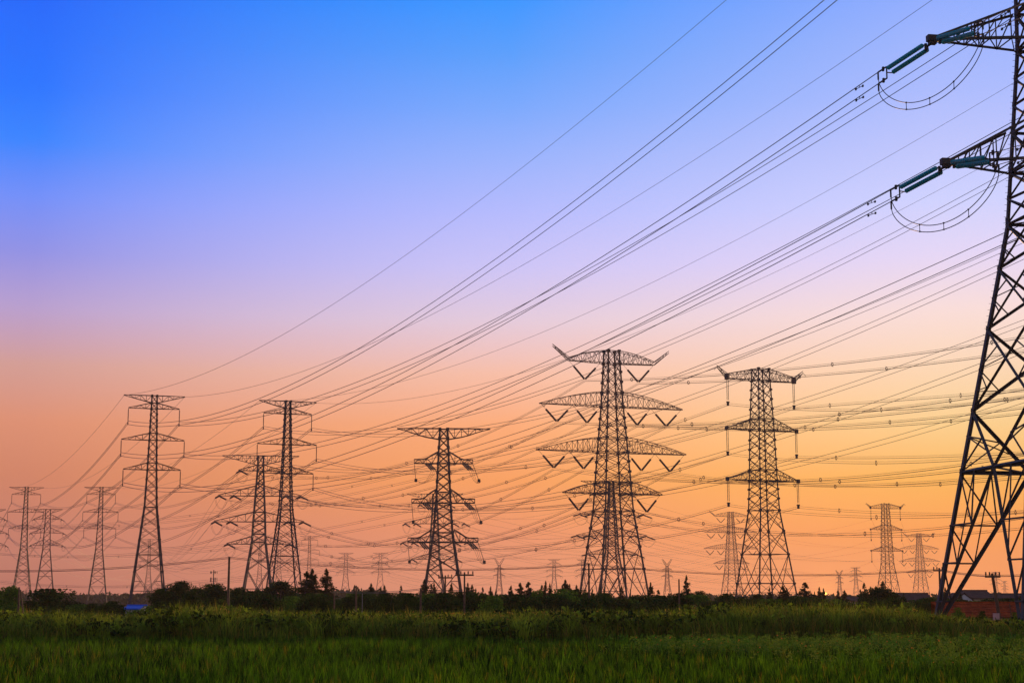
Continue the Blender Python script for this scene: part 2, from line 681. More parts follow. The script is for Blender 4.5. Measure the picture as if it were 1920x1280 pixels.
def tower_C():
    """strain tower with a deep top truss and box-ended arms"""
    root = empty("transmission_tower")
    prof = [(0, 6.7), (24.5, 3.05), (36, 2.25), (58, 1.25)]
    panels = [0, 6, 12, 17.5, 21.5, 24.5, 28, 31.5, 34, 37.5, 41, 44, 46.8, 49.8, 52, 55, 58]
    tower_body(root, prof, panels, .36, .15, 4, (6, 21.5, 24.5, 34, 37.5, 46.8, 49.8, 55, 58), .08)
    for side in (-1, 1):
        st = [(1.25, 54.6, 58.2, 1.2), (3.5, 55.0, 58.2, 1.1), (5.8, 55.4, 58.2, 1.0), (8.1, 56.0, 58.2, .8),
              (10.4, 56.8, 58.2, .6), (12.7, 57.5, 58.2, .35), (15.2, 58.05, 58.2, .1)]
        arm_mesh(st, side, .15, .1).build("crossarm", M["steel"], root)
        for zb, zt, x1, hg in ((46.8, 50.6, 9.5, 5.6), (34.0, 38.4, 10.2, 6.2), (21.5, 25.4, 11.3, 6.4)):
            x0 = wprof(prof, zb)
            st = [(x0, zb, zt, x0), (x0 + (x1 - x0) * .25, zb, zb + (zt - zb) * .72, x0 * .8),
                  (x0 + (x1 - x0) * .48, zb, zb + 1.6, x0 * .65), (x0 + (x1 - x0) * .62, zb, zb + 1.3, x0 * .55),
                  (x0 + (x1 - x0) * .8, zb, zb + 1.3, x0 * .5), (x1, zb, zb + 1.3, x0 * .45)]
            mb = arm_mesh(st, side, .17, .09)
            mb.bar((side * x1, x0 * .45, zb), (side * x1, x0 * .45, zb + 1.3), .14)
            mb.bar((side * x1, -x0 * .45, zb), (side * x1, -x0 * .45, zb + 1.3), .14)
            a = mb.build("crossarm", M["steel"], root)
            xs = x0 + (x1 - x0) * .55
            for k, dx in enumerate((0, .7, 1.4)):
                p = Vector((side * xs + dx, -.6, zb))
                q = p + Vector((2.2, -4.4, -2.6))
                string_mb(p, q, .26, 12).build("insulator_string", M["dull_glass"], a)
                mb = MB()
                pts = []
                e = Vector((side * x1 + (1.2 if side < 0 else 2.6), -2, zb - hg - .2))
                for i in range(11):
                    t = i / 10
                    pts.append(q.lerp(e, t) - Vector((0, 0, 2.0 * (1 - (2 * t - 1) ** 2))))
                mb.tube(pts, .05, 3)
                mb.build("jumper_loop", M["wire"], a)
            p = Vector((side * x1, 0, zb))
            q = Vector((side * x1 + (.6 if side < 0 else 2.0), -1.5, zb - hg))
            mb = string_mb(p, q, .13, 14)
            mb.box(q, .9, .9, 1.0)
            mb.build("jumper_string", M["insul"], a)
    return root


C_INS = {}
for _s in (-1, 1):
    for _k, _z, _x0, _x1 in (("1", 46.8, 1.76, 9.5), ("2", 34.0, 2.4, 10.2), ("3", 21.5, 3.3, 11.3)):
        C_INS[(_s, _k)] = (_s * (_x0 + (_x1 - _x0) * .55) + 2.9, -5.0, _z - 2.6)


def v_string(a, p1, p2, q, r):
    for p in (p1, p2):
        p, q = Vector(p), Vector(q)
        s = p.lerp(q, .3)
        mb = MB()
        mb.bar(p, s, .06, 4)
        mb.lathe(s, q.lerp(s, .03), [(0, .06)] + [(0.02 + .96 * i / 40, r if i % 2 else r * .72) for i in range(41)] + [(1, .06)], 6)
        mb.build("insulator_string", M["insul"], a)


def tower_D():
    """tall four-level tower with V strings and horned top"""
    root = empty("transmission_tower")
    prof = [(0, 9.4), (33, 5.2), (53, 4.0), (69, 2.9), (88.4, 2.0)]
    panels = [0, 13.5, 21, 27.5, 33, 39, 42.7, 46.5, 50, 53.2, 58.1, 61.5, 65, 69, 73.9, 77.5, 81, 84.1, 88.4]
    tower_body(root, prof, panels, .36, .13, 4, (13.5, 33, 39, 42.7, 53.2, 58.1, 69, 73.9, 84.1, 88.4), .07)
    V = 5.1
    for side in (-1, 1):
        x0 = 2.0
        st = [(x0 + (16.3 - x0) * i / 8, 84.1 + .25 * (i / 8), 88.4 - 3.0 * (i / 8) ** 1.6, 1.9 - 1.2 * i / 8) for i in range(9)]
        mb = arm_mesh(st, side, .14, .08)
        a = Vector((side * 16.3, 0, 84.4))
        b = Vector((side * 16.3, 0, 85.4))
        tip = Vector((side * 22.2, 0, 89.0))
        for y in (.7, -.7):
            e = Vector((0, y, 0))
            mb.bar(a + e, tip, .13)
            mb.bar(b + e, tip + Vector((0, 0, .7)), .13)
            for t in (.15, .35, .55, .75):
                mb.bar((a + e).lerp(tip, t), (b + e).lerp(tip + Vector((0, 0, .7)), t + .12), .07)
        a = mb.build("crossarm", M["steel"], root)
        v_string(a, (side * 16.2, 0, 84.4), (side * 4.2, 0, 84.1), (side * 10.2, 0, 78.0), .40)
        for zb, zt, x1, vs in ((69, 73.9, 27, ((26.6, 14.8), (14.8, 4.2))), (53.2, 58.1, 28, ((27.6, 16.2), (16.2, 5.6))),
                               (39, 42.7, 18.4, ((18.0, 7.6),))):
            x0 = wprof(prof, zb)
            a = arm_mesh(arch(x0, x1, zb, zt, x0 * .9, 12 if x1 > 20 else 8), side, .14, .075).build("crossarm", M["steel"], root)
            for p1, p2 in vs:
                m = (p1 + p2) / 2
                v_string(a, (side * p1, 0, zb), (side * p2, 0, zb), (side * m, 0, zb - V - .9), .40)
    return root


D_INS = {}
for _s in (-1, 1):
    for _k, _x, _z in (("1", 10.2, 77.6), ("2a", 20.7, 62.6), ("2b", 9.5, 62.6), ("3a", 21.9, 46.8), ("3b", 10.9, 46.8), ("4", 12.8, 32.6)):
        D_INS[(_s, _k)] = (_s * _x, 0, _z)
D_EW = {s: (s * 22.2, 0, 89.2) for s in (-1, 1)}


def tower_E():
    """three-level suspension tower with paired long strings and small horns"""
    root = empty("transmission_tower")
    prof = [(0, 6.6), (27.7, 3.1), (36, 2.8), (50.2, 2.45), (67.6, 1.75)]
    panels = [0, 7.5, 15.5, 22, 27.7, 31, 33.6, 36, 39, 42, 44.8, 47.5, 50.2, 53.4, 56.2, 59, 61.7, 64.3, 67.6]
    tower_body(root, prof, panels, .25, .1, 4, (7.5, 15.5, 27.7, 36, 39, 50.2, 53.4, 64.3, 67.6), .06)
    for side in (-1, 1):
        x0 = 1.75
        st = [(x0 + (11.2 - x0) * i / 7, 64.3 + .1 * i / 7, 67.6 - 1.9 * (i / 7), 1.7 - 1.2 * i / 7) for i in range(8)]
        mb = arm_mesh(st, side, .13, .06)
        tip = Vector((side * 14.4, 0, 67.4))
        for y in (.5, -.5):
            mb.bar((side * 11.2, y, 64.4), tip, .1)
            mb.bar((side * 11.2, y, 65.7), tip + Vector((0, 0, .5)), .1)
            mb.bar((side * 12.3, y * .7, 65.4), (side * 12.8, y * .6, 66.7), .05)
            mb.bar((side * 13.2, y * .4, 66.3), (side * 12.8, y * .6, 66.7), .05)
        mb.bar(tip, tip + Vector((side * .9, 0, -.9)), .06)
        mb.box((side * 11.2, 0, 64.9), .9, 1.0, 1.7)
        arms = [(mb.build("crossarm", M["steel"], root), 11.2, 64.2)]
        for zb, zt, x1 in ((50.2, 53.4, 11.6), (36, 39, 11.7)):
            x0 = wprof(prof, zb)
            mb = arm_mesh(tri(x0, x1, zb, zt, x0, 7, .3), side, .13, .06)
            mb.box((side * x1, 0, zb + .2), .7, .9, 1.1)
            arms.append((mb.build("crossarm", M["steel"], root), x1, zb))
        for a, x, z in arms:
            for dx in (-.25, .25):
                string_mb((side * (x - .2) + dx, 0, z), (side * (x - .2) + dx * .9, 0, z - 6.2), .11, 16).build("insulator_string", M["insul"], a)
            mb = MB()
            mb.box((side * (x - .2), 0, z - 6.5), .8, .5, .3)
            mb.box((side * (x - .2), 0, z - 7.1), .5, .5, .9)
            mb.build("clamp", M["insul"], a)
    return root


E_INS = {}
for _s in (-1, 1):
    for _k, _x, _z in (("1", 11.0, 64.2), ("2", 11.4, 50.2), ("3", 11.5, 36.0)):
        E_INS[(_s, _k)] = (_s * _x, 0, _z - 7.2)


def tower_F():
    """squat strain tower with drooping arms"""
    root = empty("transmission_tower")
    prof = [(0, 6.2), (34.5, 2.2), (53.8, 1.5), (59.4, 1.4)]
    panels = [0, 7, 15, 22.5, 29, 34.5, 38, 41.5, 45, 49.5, 53.8, 56.5, 59.4]
    tower_body(root, prof, panels, .26, .12, 4, (7, 18, 34.5, 38, 45, 53.8, 59.4))
    for side in (-1, 1):
        arm_mesh(inv(1.4, 8.6, 56.8, 59.4, 1.2, 5, .2), side, .13, .08).build("crossarm", M["steel"], root)
        for zb, zt, x1 in ((53.2, 55.8, 8.5), (44.6, 47.4, 10.0), (37.0, 40, 9.8)):
            x0 = wprof(prof, zb)
            st = [(x0 + (x1 - x0) * t, zb + .3 - .5 * t, zb + .3 - .5 * t + .2 + (zt - zb) * (1 - t), x0 * (1 - t) + .08) for t in (0, .25, .5, .75, 1)]
            a = arm_mesh(st, side, .15, .08).build("crossarm", M["steel"], root)
            strain_pair(a, side * x1, zb - .2, F_NEAR, F_BACK, .24, 8, 2.6)
    return root


F_INS = {(s, k): {g: (s * x + d[0], d[1], z - .3 + d[2]) for g, d in ((-1, F_NEAR), (1, F_BACK))} for s in (-1, 1) for k, x, z in (("1", 8.5, 53.2), ("2", 10.0, 44.6), ("3", 9.8, 37.0))}


def tower_G():
    """small tower with a Y-shaped head"""
    root = empty("transmission_tower")
    prof = [(0, 4.6), (20, 2.0), (38, .95)]
    panels = [0, 6, 12, 16.5, 20, 24, 27.5, 30.5, 33.5, 36, 38]
    tower_body(root, prof, panels, .22, .12, 4, (6, 20, 27.5, 33.5, 38))
    mb = MB()
    for side in (-1, 1):
        for y in (.7, -.7):
            mb.bar((side * .9, y, 37), (side * 5.2, y * .2, 44.2), .17)
            mb.bar((side * .3, y, 39.2), (side * 4.4, y * .2, 44.6), .17)
            for t in (.2, .45, .7):
                mb.bar(Vector((side * .9, y, 37)).lerp(Vector((side * 5.2, y * .2, 44.2)), t), Vector((side * .3, y, 39.2)).lerp(Vector((side * 4.4, y * .2, 44.6)), t + .1), .08)
    mb.build("horn", M["steel"], root)
    for side in (-1, 1):
        for zb, zt, x1 in ((34, 35.6, 4.8), (27.5, 29.4, 5.6)):
            x0 = wprof(prof, zb)
            a = arm_mesh(tri(x0, x1, zb, zt, x0, 3, .2), side, .14, .08).build("crossarm", M["steel"], root)
            string_mb((side * x1, 0, zb), (side * x1, 0, zb - 2.6), .16, 8).build("insulator_string", M["insul"], a)
    return root


def tower_T0():
    """the strain tower that stands closest"""
    root = empty("transmission_tower")
    prof = [(0, 6.895), (27.84, 2.164), (40, 1.244), (52, 1.06), (58, 1.0)]
    w = lambda z: wprof(prof, z)

    def c(i, z):
        sx, sy = CORN[i % 4]
        return Vector((sx * w(z), sy * w(z), z))
    nodes = [11.1, 15.2, 20.75, 24.84, 27.84, 29.6, 31.4, 34.2, 36.1, 38.0, 39.9, 42.6, 45, 47, 48.8, 51.5, 54.5, 57.8]
    for i in range(4):
        mb = MB()
        sx, sy = CORN[i]
        for a, b in ((-.3, 11.1), (11.1, 27.84), (27.84, 40), (40, 58)):
            mb.angle(c(i, a), c(i, b), .33 if b < 28 else .28, (sx, sy, 0), .03)
        for z in nodes:
            if z in (31.4, 34.2, 39.9, 42.6, 27.84, 48.8, 51.5):
                s = .55
            else:
                s = .30
            p = c(i, z)
            mb.poly([p + Vector((-sx * s * 1.1, sy * .02, 0)), p + Vector((0, sy * .02, s)), p + Vector((sx * .02, sy * .02, -s))])
            mb.poly([p + Vector((sx * .02, -sy * s * 1.1, 0)), p + Vector((sx * .02, 0, s)), p + Vector((sx * .02, sy * .02, -s))])
        # step bolts
        for k in range(60):
            z = 20 + k * .42
            p = c(i, z)
            if i == 0:
                mb.bar(p, p + Vector((-.16, .03, 0)), .014, 4)
        mb.build("leg", M["steel"], root)
    mb = MB()
    for i in range(4):
        nrm = (c(i, 5) + c(i + 1, 5)) / 2
        nrm.z = 0
        A, B = c(i, 0), c(i + 1, 0)
        C, D = c(i, 11.1), c(i + 1, 11.1)
        m = (C + D) / 2
        for S, T in ((A, C), (B, D)):
            S0 = S + (m - S) * .01
            mb.angle(S0, m, .21, nrm)
            ts = (.22, .45, .68)
            for k, t in enumerate(ts):
                p, q = S.lerp(T, t), S.lerp(m, t)
                mb.bar(p, q, .075)
                t2 = (ts + (1.0,))[k + 1]
                mb.bar(q, S.lerp(T, t2), .06)
                if k:
                    mb.bar(S.lerp(m, ts[k - 1]), p, .05)
            mb.bar(S.lerp(m, .68), m.lerp(T, .55), .06)
            mb.bar(S.lerp(m, .45), m.lerp(T, .55), .05)
        mb.angle(C, D, .2, nrm)
        # belt diaphragm
        mb.bar(m, (c(i + 1, 11.1) + c(i + 2, 11.1)) / 2, .08)
        # inverted K above the belt
        E, F = c(i, 15.2), c(i + 1, 15.2)
        for S, T in ((C, E), (D, F)):
            mb.angle(m, T, .20, nrm)
            h = m.lerp(T, .5)
            mb.bar(S.lerp(T, .6), h, .06)
            mb.bar(S, h, .06)
            mb.bar(S.lerp(T, .6), m.lerp(T, .3), .05)
        # X panels
        for k in range(1, len(nodes) - 1):
            a, b = nodes[k], nodes[k + 1]
            A2, B2, C2, D2 = c(i, a), c(i + 1, a), c(i, b), c(i + 1, b)
            wd = .17 if b < 22 else (.14 if b < 28 else .12)
            mb.angle(A2, D2, wd, nrm)
            mb.angle(B2 + nrm.normalized() * .05, C2 + nrm.normalized() * .05, wd, nrm)
            if b < 28:
                for S, T, U, V_ in ((A2, C2, D2, B2), (B2, D2, C2, A2)):
                    h = S.lerp(T, .52)
                    mb.bar(h, S.lerp(U, .26), .05)
                    mb.bar(h, T.lerp(V_, .26), .05)
                    if b < 22:
                        mb.bar(S.lerp(T, .25), S.lerp(U, .26), .04)
        for z in (27.84, 31.4, 34.2, 39.9, 42.6, 48.8):
            mb.angle(c(i, z), c(i + 1, z), .15, nrm)
    for z in (27.84, 31.4, 39.9):
        mb.bar(c(0, z), c(2, z), .06)
        mb.bar(c(1, z), c(3, z), .06)
    mb.build("bracing", M["steel"], root)

    arm_mesh(inv(1.0, 5.2, 56, 57.8, 1.0), -1, .08, .05).build("crossarm", M["steel"], root)
    arm_mesh(inv(1.05, 8.0, 52.5, 54.6, 1.0), 1, .08, .05).build("crossarm", M["steel"], root)
    for side in (-1, 1):
        for zb, zt, x1 in ((31.4, 34.4, 7.15), (40.0, 42.7, 7.75), (48.8, 51.5, 7.5)):
            x0 = w(zb)
            arm = MB()
            st = []
            for t in (0, .22, .44, .62, .8, 1.0):
                st.append((x0 + (x1 - x0) * t, zb - .05 * t, zb + .22 + (zt - zb - .22) * (1 - t), x0 * (1 - t) + .16))
            pt = lambda s, k, y: Vector((side * s[0], y * s[3], s[k]))
            for j, (s, t) in enumerate(zip(st, st[1:])):
                for y in (1, -1):
                    arm.angle(pt(s, 1, y), pt(t, 1, y), .17, (0, y, -1))
                    arm.angle(pt(s, 2, y), pt(t, 2, y), .15, (0, y, 1))
                    if j < 4:
                        arm.bar(pt(t, 1, y), pt(t, 2, y), .045)
                        arm.bar(pt(s, 2, y), pt(t, 1, y), .05)
                if j < 4:
                    arm.bar(pt(t, 1, 1), pt(t, 1, -1), .045)
                arm.bar(pt(s, 1, 1), pt(t, 1, -1), .045)
            a = arm
            tipx = side * x1
            a.box((tipx, 0, zb + .1), .9, .46, .42)
            a.box((tipx + side * .1, 0, zb - .2), .5, .36, .25)
            a = a.build("crossarm", M["steel"], root)
            if side < 0 and zb < 45:
                mp = MB()
                mp.box((side * (x0 - .3), -x0 - .06, zb + .1), .5, .05, .36)
                mp.build("marker_plate", M["red"], a)
    return root


BUILD = dict(A=tower_A, B=tower_B, C=tower_C, D=tower_D, E=tower_E, F=tower_F, G=tower_G, T0=tower_T0)
PLACED = {}


def place_tower(key, typ, px, py, Y, phi, label, scale=1.0, group=None, X=None):
    if typ in TYPES:
        o = copy_tree(TYPES[typ])
    else:
        o = BUILD[typ]()
        TYPES[typ] = o
    x = P(px, py, Y).x if X is None else X
    o.location = (x, Y, 0)
    o.rotation_euler = (0, 0, R(phi))
    o.scale = (scale,) * 3
    for k in ("group",):
        if k in o:
            del o[k]
    tag(o, label, "pylon", group)
    PLACED[key] = Matrix.Translation((x, Y, 0)) @ Matrix.Rotation(R(phi), 4, "Z") @ Matrix.Scale(scale, 4)
    return o


def at(key, loc):
    return PLACED[key] @ Vector(loc)


T0_PHI, T0_X = 8.48, 36.26
place_tower("T0", "T0", 0, 0, 105, T0_PHI, "giant lattice pylon with teal glass insulators, standing over the red tiled shed", X=T0_X)
place_tower("T1", "A", 286, 850, 388, 16, "tall dark suspension pylon rising behind the blue-roofed hut, with a blue plate on one leg")
place_tower("T2", "A", 538, 850, 399, 20, "tall suspension pylon overlapping a broad strain pylon beside two big pointed conifers")
place_tower("T1b", "A", 46, 1000, 704, 12, "slim suspension pylon behind the two crossed wooden poles")
place_tower("T2b", "A", 187, 1000, 704, 12, "slim suspension pylon beyond the round dark bush, short of the blue-roofed hut")
place_tower("B1", "B", 486, 980, 700, 6, "broad four-level strain pylon half hidden by the tall suspension pylon beside two conifers")
place_tower("C1", "C", 831, 950, 520, 3, "strain pylon with a deep flat truss on top, behind two wooden crossarm poles")
place_tower("D1", "D", 1149, 900, 550, 21, "widest and tallest pylon, four levels of V strings and arched arms over the hedge")
place_tower("E1", "E", 1431, 900, 450, 24, "horned three-level pylon with long paired hanging strings, closest to the setting sun")
place_tower("F1", "F", 87, 1030, 1000, 14, "squat strain pylon with drooping arms between the two slim suspension pylons")
place_tower("F0", "F", -20, 1030, 1000, 14, "strain pylon of which only the arm tips show at the picture edge")
place_tower("A3", "A", 279, 1060, 1290, 10, "small hazy suspension pylon seen through the legs of the pylon behind the blue-roofed hut")
place_tower("A4", "A", 487, 1060, 1300, 10, "small hazy suspension pylon seen through the legs of the broad four-level strain pylon")
place_tower("A5", "A", 580, 1050, 1230, 6, "small hazy suspension pylon rising straight above the two big pointed conifers")
place_tower("F2", "F", 523, 1070, 1780, 8, "faint strain pylon seen between the overlapping legs beside the two conifers")
place_tower("F3", "F", 648, 1080, 1900, 8, "faint strain pylon just past the two big conifers, with the brown stake below it")
place_tower("F4", "F", 713, 1080, 1900, 4, "faint strain pylon midway between the two conifers and the deep-trussed pylon")
place_tower("B2", "B", 815, 1000, 950, -3, "hazy strain pylon with many drooping strings directly behind the deep-trussed pylon")
place_tower("G1", "G", 936, 1080, 1560, 10, "small pylon with a Y-shaped head beside the deep-trussed pylon and crossarm poles")
place_tower("F5", "F", 1039, 1080, 2190, 4, "faint small strain pylon above the hedge, short of the V-string giant")
place_tower("F6", "F", 1093, 1080, 2190, 6, "faint small strain pylon seen against a splayed leg of the V-string giant")
place_tower("B3", "B", 1147, 1000, 850, 12, "hazy strain pylon standing directly behind the body of the V-string giant")
place_tower("G2", "G", 1251, 1080, 1600, 8, "small pylon with a Y-shaped head beyond the lone slender conifer")
place_tower("D2", "D", 1371, 1020, 1560, 14, "hazy V-string pylon with arched arms peeking beside the horned pylon's legs")
place_tower("G3", "G", 1574, 1090, 2150, 8, "tiny faint pylon with a Y-shaped head, next along from the setting sun")
place_tower("F7", "F", 1605, 1090, 2700, 4, "tiny faint pylon with dense arms next to the tiny Y-headed one")
place_tower("E2", "E", 1663, 1030, 1080, 16, "hazy horned pylon with hanging strings above the dark broad tree by the roofs")
place_tower("D3", "D", 1725, 1060, 2050, 12, "faint V-string pylon between the hazy horned one and the giant's splayed leg")
place_tower("F8", "F", 1867, 1090, 3100, 6, "tiny faint pylon beside the crossarm pole over the long dark roof")
place_tower("F9", "F", 1884, 1105, 3500, 6, "faintest tiny pylon low over the long dark roof", scale=.8)


# blue plate on the leg of T1
_t1 = TYPES["A"]
_mb = MB()
_mb.box((4.0, -4.1, 5.3), .7, .06, .7)
_mb.build("sign_plate", M["blue"], _t1)

# ------------------------------------------------------------------ T0 strings, jumpers
T1V = at("T1", (0, 0, 0)) - Vector((T0_X, 105, 0))
T1V.normalize()
DIR_IN = Vector((T1V.x, T1V.y, -.10)).normalized()
DIR_OUT = Vector((.24, -.95, -.19)).normalized()
CLAMP = {}
_T0 = TYPES["T0"]
_inv = PLACED["T0"].inverted()


def t0_strings():
    arms = {}
    for ch in _T0.children:
        if ch.name.startswith("crossarm"):
            zs = [v.co.z for v in ch.data.vertices]
            xs = [v.co.x for v in ch.data.vertices]
            s = -1 if sum(xs) < 0 else 1
            if min(zs) > 50:
                continue
            k = "low" if min(zs) < 35 else ("mid" if min(zs) < 44 else "top")
            arms[(s, k)] = ch
    for (s, k), a in arms.items():
        x1, zb = {"low": (7.15, 31.4), "mid": (7.75, 40.0), "top": (7.5, 48.8)}[k]
        tip = PLACED["T0"] @ Vector((s * x1, 0, zb - .15))
        for dname, d in (("in", DIR_IN), ("out", DIR_OUT)):
            side = d.cross(Vector((0, 0, 1))).normalized()
            upv = side.cross(d).normalized()
            perp = (side * .78 + upv * -.5).normalized()
            if dname == "out":
                perp = (side * -.78 + upv * -.5).normalized()
            st0 = tip + d * .85
            Ln = 4.1 if dname == "in" else 4.2
            for off in (.235, -.235):
                nd = 18
                p = st0 + perp * off
                q = st0 + d * Ln + perp * off
                mb = MB()
                prof = [(0, .04)]
                for i in range(nd):
                    b0 = .02 + .96 * i / nd
                    st = .96 / nd
                    prof += [(b0, .06), (b0 + st * .12, .155), (b0 + st * .5, .17), (b0 + st * .62, .07)]
                prof.append((1, .04))
                mb.lathe(p, q, prof, 10)
                for i in range(len(mb.v)):
                    mb.v[i] = _inv @ mb.v[i]
                mb.build("glass_insulator_string", M["glass"], a)
            mb = MB()
            mb.bar(tip, st0, .09)
            mb.box(st0, .16, .16, .5)
            for off in (.235, -.235):
                mb.bar(st0 - d * .2, st0 + perp * off, .05)
            for i in range(len(mb.v)):
                mb.v[i] = _inv @ mb.v[i]
            mb.build("tip_shackle", M["insul"], a)
            mb = MB()
            e0 = st0 + d * Ln
            for off in (.235, -.235):
                mb.bar(e0 + perp * off, e0 + d * .3, .05)
            y0 = e0 + d * .3
            up = Vector((0, 0, .42))
            mb.bar(y0 + up, y0 - up, .06)
            cl = []
            for sg in (1, -1):
                c0 = y0 + up * sg
                c1 = c0 + d * 1.0
                mb.bar(c0, c1, .06)
                mb.box(c0.lerp(c1, .4), .14, .2, .3)
                mb.bar(c1, c1 - Vector((0, 0, .55)), .07)
                cl.append(c1)
            for i in range(len(mb.v)):
                mb.v[i] = _inv @ mb.v[i]
            mb.build("strain_clamp", M["insul"], a)
            CLAMP[(s, k, dname)] = cl
        # jumper loop: two parallel cables with small spacers
        lines = []
        for j in (0, 1):
            p = CLAMP[(s, k, "in")][j] - Vector((0, 0, .5))
            q = CLAMP[(s, k, "out")][j] - Vector((0, 0, .5))
            if j == 0:
                sag = 3.0
            else:
                sag = 2.6
            pts = []
            for i in range(41):
                t = i / 40
                tt = .5 - .5 * math.cos(math.pi * t)
                tt = .6 * tt + .4 * t
                pts.append(_inv @ (p.lerp(q, tt) - Vector((0, 0, sag * (max(0, 1 - (2 * tt - 1) ** 2)) ** .62))))
            lines.append(pts)
            mb = MB()
            mb.tube(pts, .031, 5)
            jo = mb.build("jumper_cable", M["wire"], a)
        for i in (13, 20, 27):
            mb = MB()
            mb.bar(lines[0][i], lines[1][i], .025)
            mb.box(lines[0][i], .09, .09, .09)
            mb.box(lines[1][i], .09, .09, .09)
            mb.build("jumper_spacer", M["insul"], a)


t0_strings()


# ------------------------------------------------------------------ conductors
def solve_sag(A, B, mid):
    """sag so that the hanging line passes the given point of the view"""
    best, bt = 1e9, .5
    for k in range(1, 200):
        t = k / 200
        q = proj(A.lerp(B, t))
        if q[0] is not None and abs(q[0] - mid[0]) < best:
            best, bt = abs(q[0] - mid[0]), t
    t = bt
    c = A.lerp(B, t)
    lo, hi = -5.0, 60.0
    for _ in range(50):
        s = (lo + hi) / 2
        y = proj(c - Vector((0, 0, 4 * s * t * (1 - t))))[1]
        if y < mid[1]:
            lo = s
        else:
            hi = s
    return s


def curve(A, B, sag, t0, t1, n):
    pts = []
    for i in range(n + 1):
        t = t0 + (t1 - t0) * i / n
        pts.append(A + (B - A) * t - Vector((0, 0, 4 * sag * t * (1 - t))))
    return pts


def rad(p, base):
    return 1.2 * max(base * .88, base * min(1.9, p.y / 200.0))


TWIN = ((0, .3), (0, -.3))
TRI = ((0, .34), (.32, -.2), (-.32, -.2))
ONE = ((0, 0),)


def span(name, A, B, label, group, sag=None, mid=None, wires=TWIN, r=.03, t0=0, t1=1.0, n=30, spacers=0, cat="power line", damp=None, endpts=None):
    A, B = Vector(A), Vector(B)
    if sag is None:
        sag = solve_sag(A, B, mid)
    base = curve(A, B, sag, t0, t1, n)
    root = None
    h = (B - A).copy()
    h.z = 0
    h.normalize()
    sd = h.cross(Vector((0, 0, 1)))
    if len(wires) == 1:
        mb = MB()
        mb.tube(base, r, 4, [rad(p, r) for p in base])
        o = mb.build(name, M["wire"])
        tag(o, label, cat, group)
        return sag
    root = empty(name, A)
    tag(root, label, cat, group)
    for j, (dx, dz) in enumerate(wires):
        mb = MB()
        pts = [p - A + sd * dx + Vector((0, 0, dz)) for p in base]
        mb.tube(pts, r, 4, [rad(p, r) for p in base])
        mb.build("wire", M["wire"], root)
    if spacers:
        for k in range(spacers):
            t = t0 + (t1 - t0) * (k + .5 + .15 * math.sin(k * 2.3 + A.x)) / spacers
            c = A + (B - A) * t - Vector((0, 0, 4 * sag * t * (1 - t))) - A
            y = (c + A).y
            rr = rad(c + A, r)
            mb = MB()
            if len(wires) == 3:
                for i in range(6):
                    a1, a2 = math.pi / 3 * i, math.pi / 3 * (i + 1)
                    f = lambda a: c + sd * (.52 * math.cos(a)) + Vector((0, 0, .52 * math.sin(a)))
                    mb.bar(f(a1), f(a2), rr * 1.6)
                    mb.bar(f(a1), c + (f(a1) - c) * 1.45, rr * 1.5)
            else:
                for sg in (.28, -.28):
                    mb.bar(c + h * sg + Vector((0, 0, .42)), c + h * sg - Vector((0, 0, .42)), rr * 1.3)
                mb.bar(c + h * .4, c - h * .4, rr * 1.3)
            mb.build("spacer", M["insul"], root)
    if damp:
        for j, (dx, dz) in enumerate(wires):
            for t in damp:
                c = A + (B - A) * t - Vector((0, 0, 4 * sag * t * (1 - t))) - A + Vector((0, 0, dz))
                mb = MB()
                mb.bar(c, c - Vector((0, 0, .16)), .03)
                d2 = h * .42
                mb.bar(c - Vector((0, 0, .16)) - d2, c - Vector((0, 0, .16)) + d2, .025)
                mb.box(c - Vector((0, 0, .17)) - d2, .1, .2, .13)
                mb.box(c - Vector((0, 0, .17)) + d2, .1, .2, .13)
                mb.build("vibration_damper", M["insul"], root)
    return sag


GL = "conductors strung between the pylons"
NAME = {"top": "upper", "mid": "middle", "low": "lower"}
VL = {"1": "topmost", "2a": "second-level outer", "2b": "second-level inner", "3a": "third-level outer", "3b": "third-level inner", "4": "lowest"}
SN = {-1: "near-side", 1: "far-side"}
# closest pylon -> the tall pylon behind the blue-roofed hut
sags = {}
for k, mid in (("top", (1060, 397)), ("mid", (1060, 529)), ("low", (1100, 664))):
    c = CLAMP[(-1, k, "in")]
    A = (c[0] + c[1]) / 2
    dv = (c[0].z - c[1].z) / 2
    B = at("T1", A_INS[(-1, k)])
    sags[k] = span("conductor_bundle", A, B, f"twin line, giant pylon's near-side {NAME[k]} arm down to the pylon behind the hut", GL,
                   mid=mid, wires=((0, dv), (0, -dv)), r=.031, n=40, damp=(.0075,))
for k, mid in (("top", (1060, 537)), ("mid", (1065, 666)), ("low", None)):
    c = CLAMP[(1, k, "in")]
    A = (c[0] + c[1]) / 2
    dv = (c[0].z - c[1].z) / 2
    B = at("T1", A_INS[(1, k)])
    span("conductor_bundle", A, B, f"twin line, giant pylon's far-side {NAME[k]} arm down to the pylon behind the hut", GL,
         mid=mid, sag=None if mid else sags["low"], wires=((0, dv), (0, -dv)), r=.029, n=40)
for s, mid in ((-1, (1060, 253)), (1, (1060, 448))):
    A = at("T0", (-5.2, 0, 57.8) if s < 0 else (8.0, 0, 54.5))
    span("earth_wire", A, at("T1", A_EW[s]), f"thin single wire ending on the {SN[s]} top tip of the pylon behind the hut", GL,
         mid=mid, wires=ONE, r=.018, n=40)
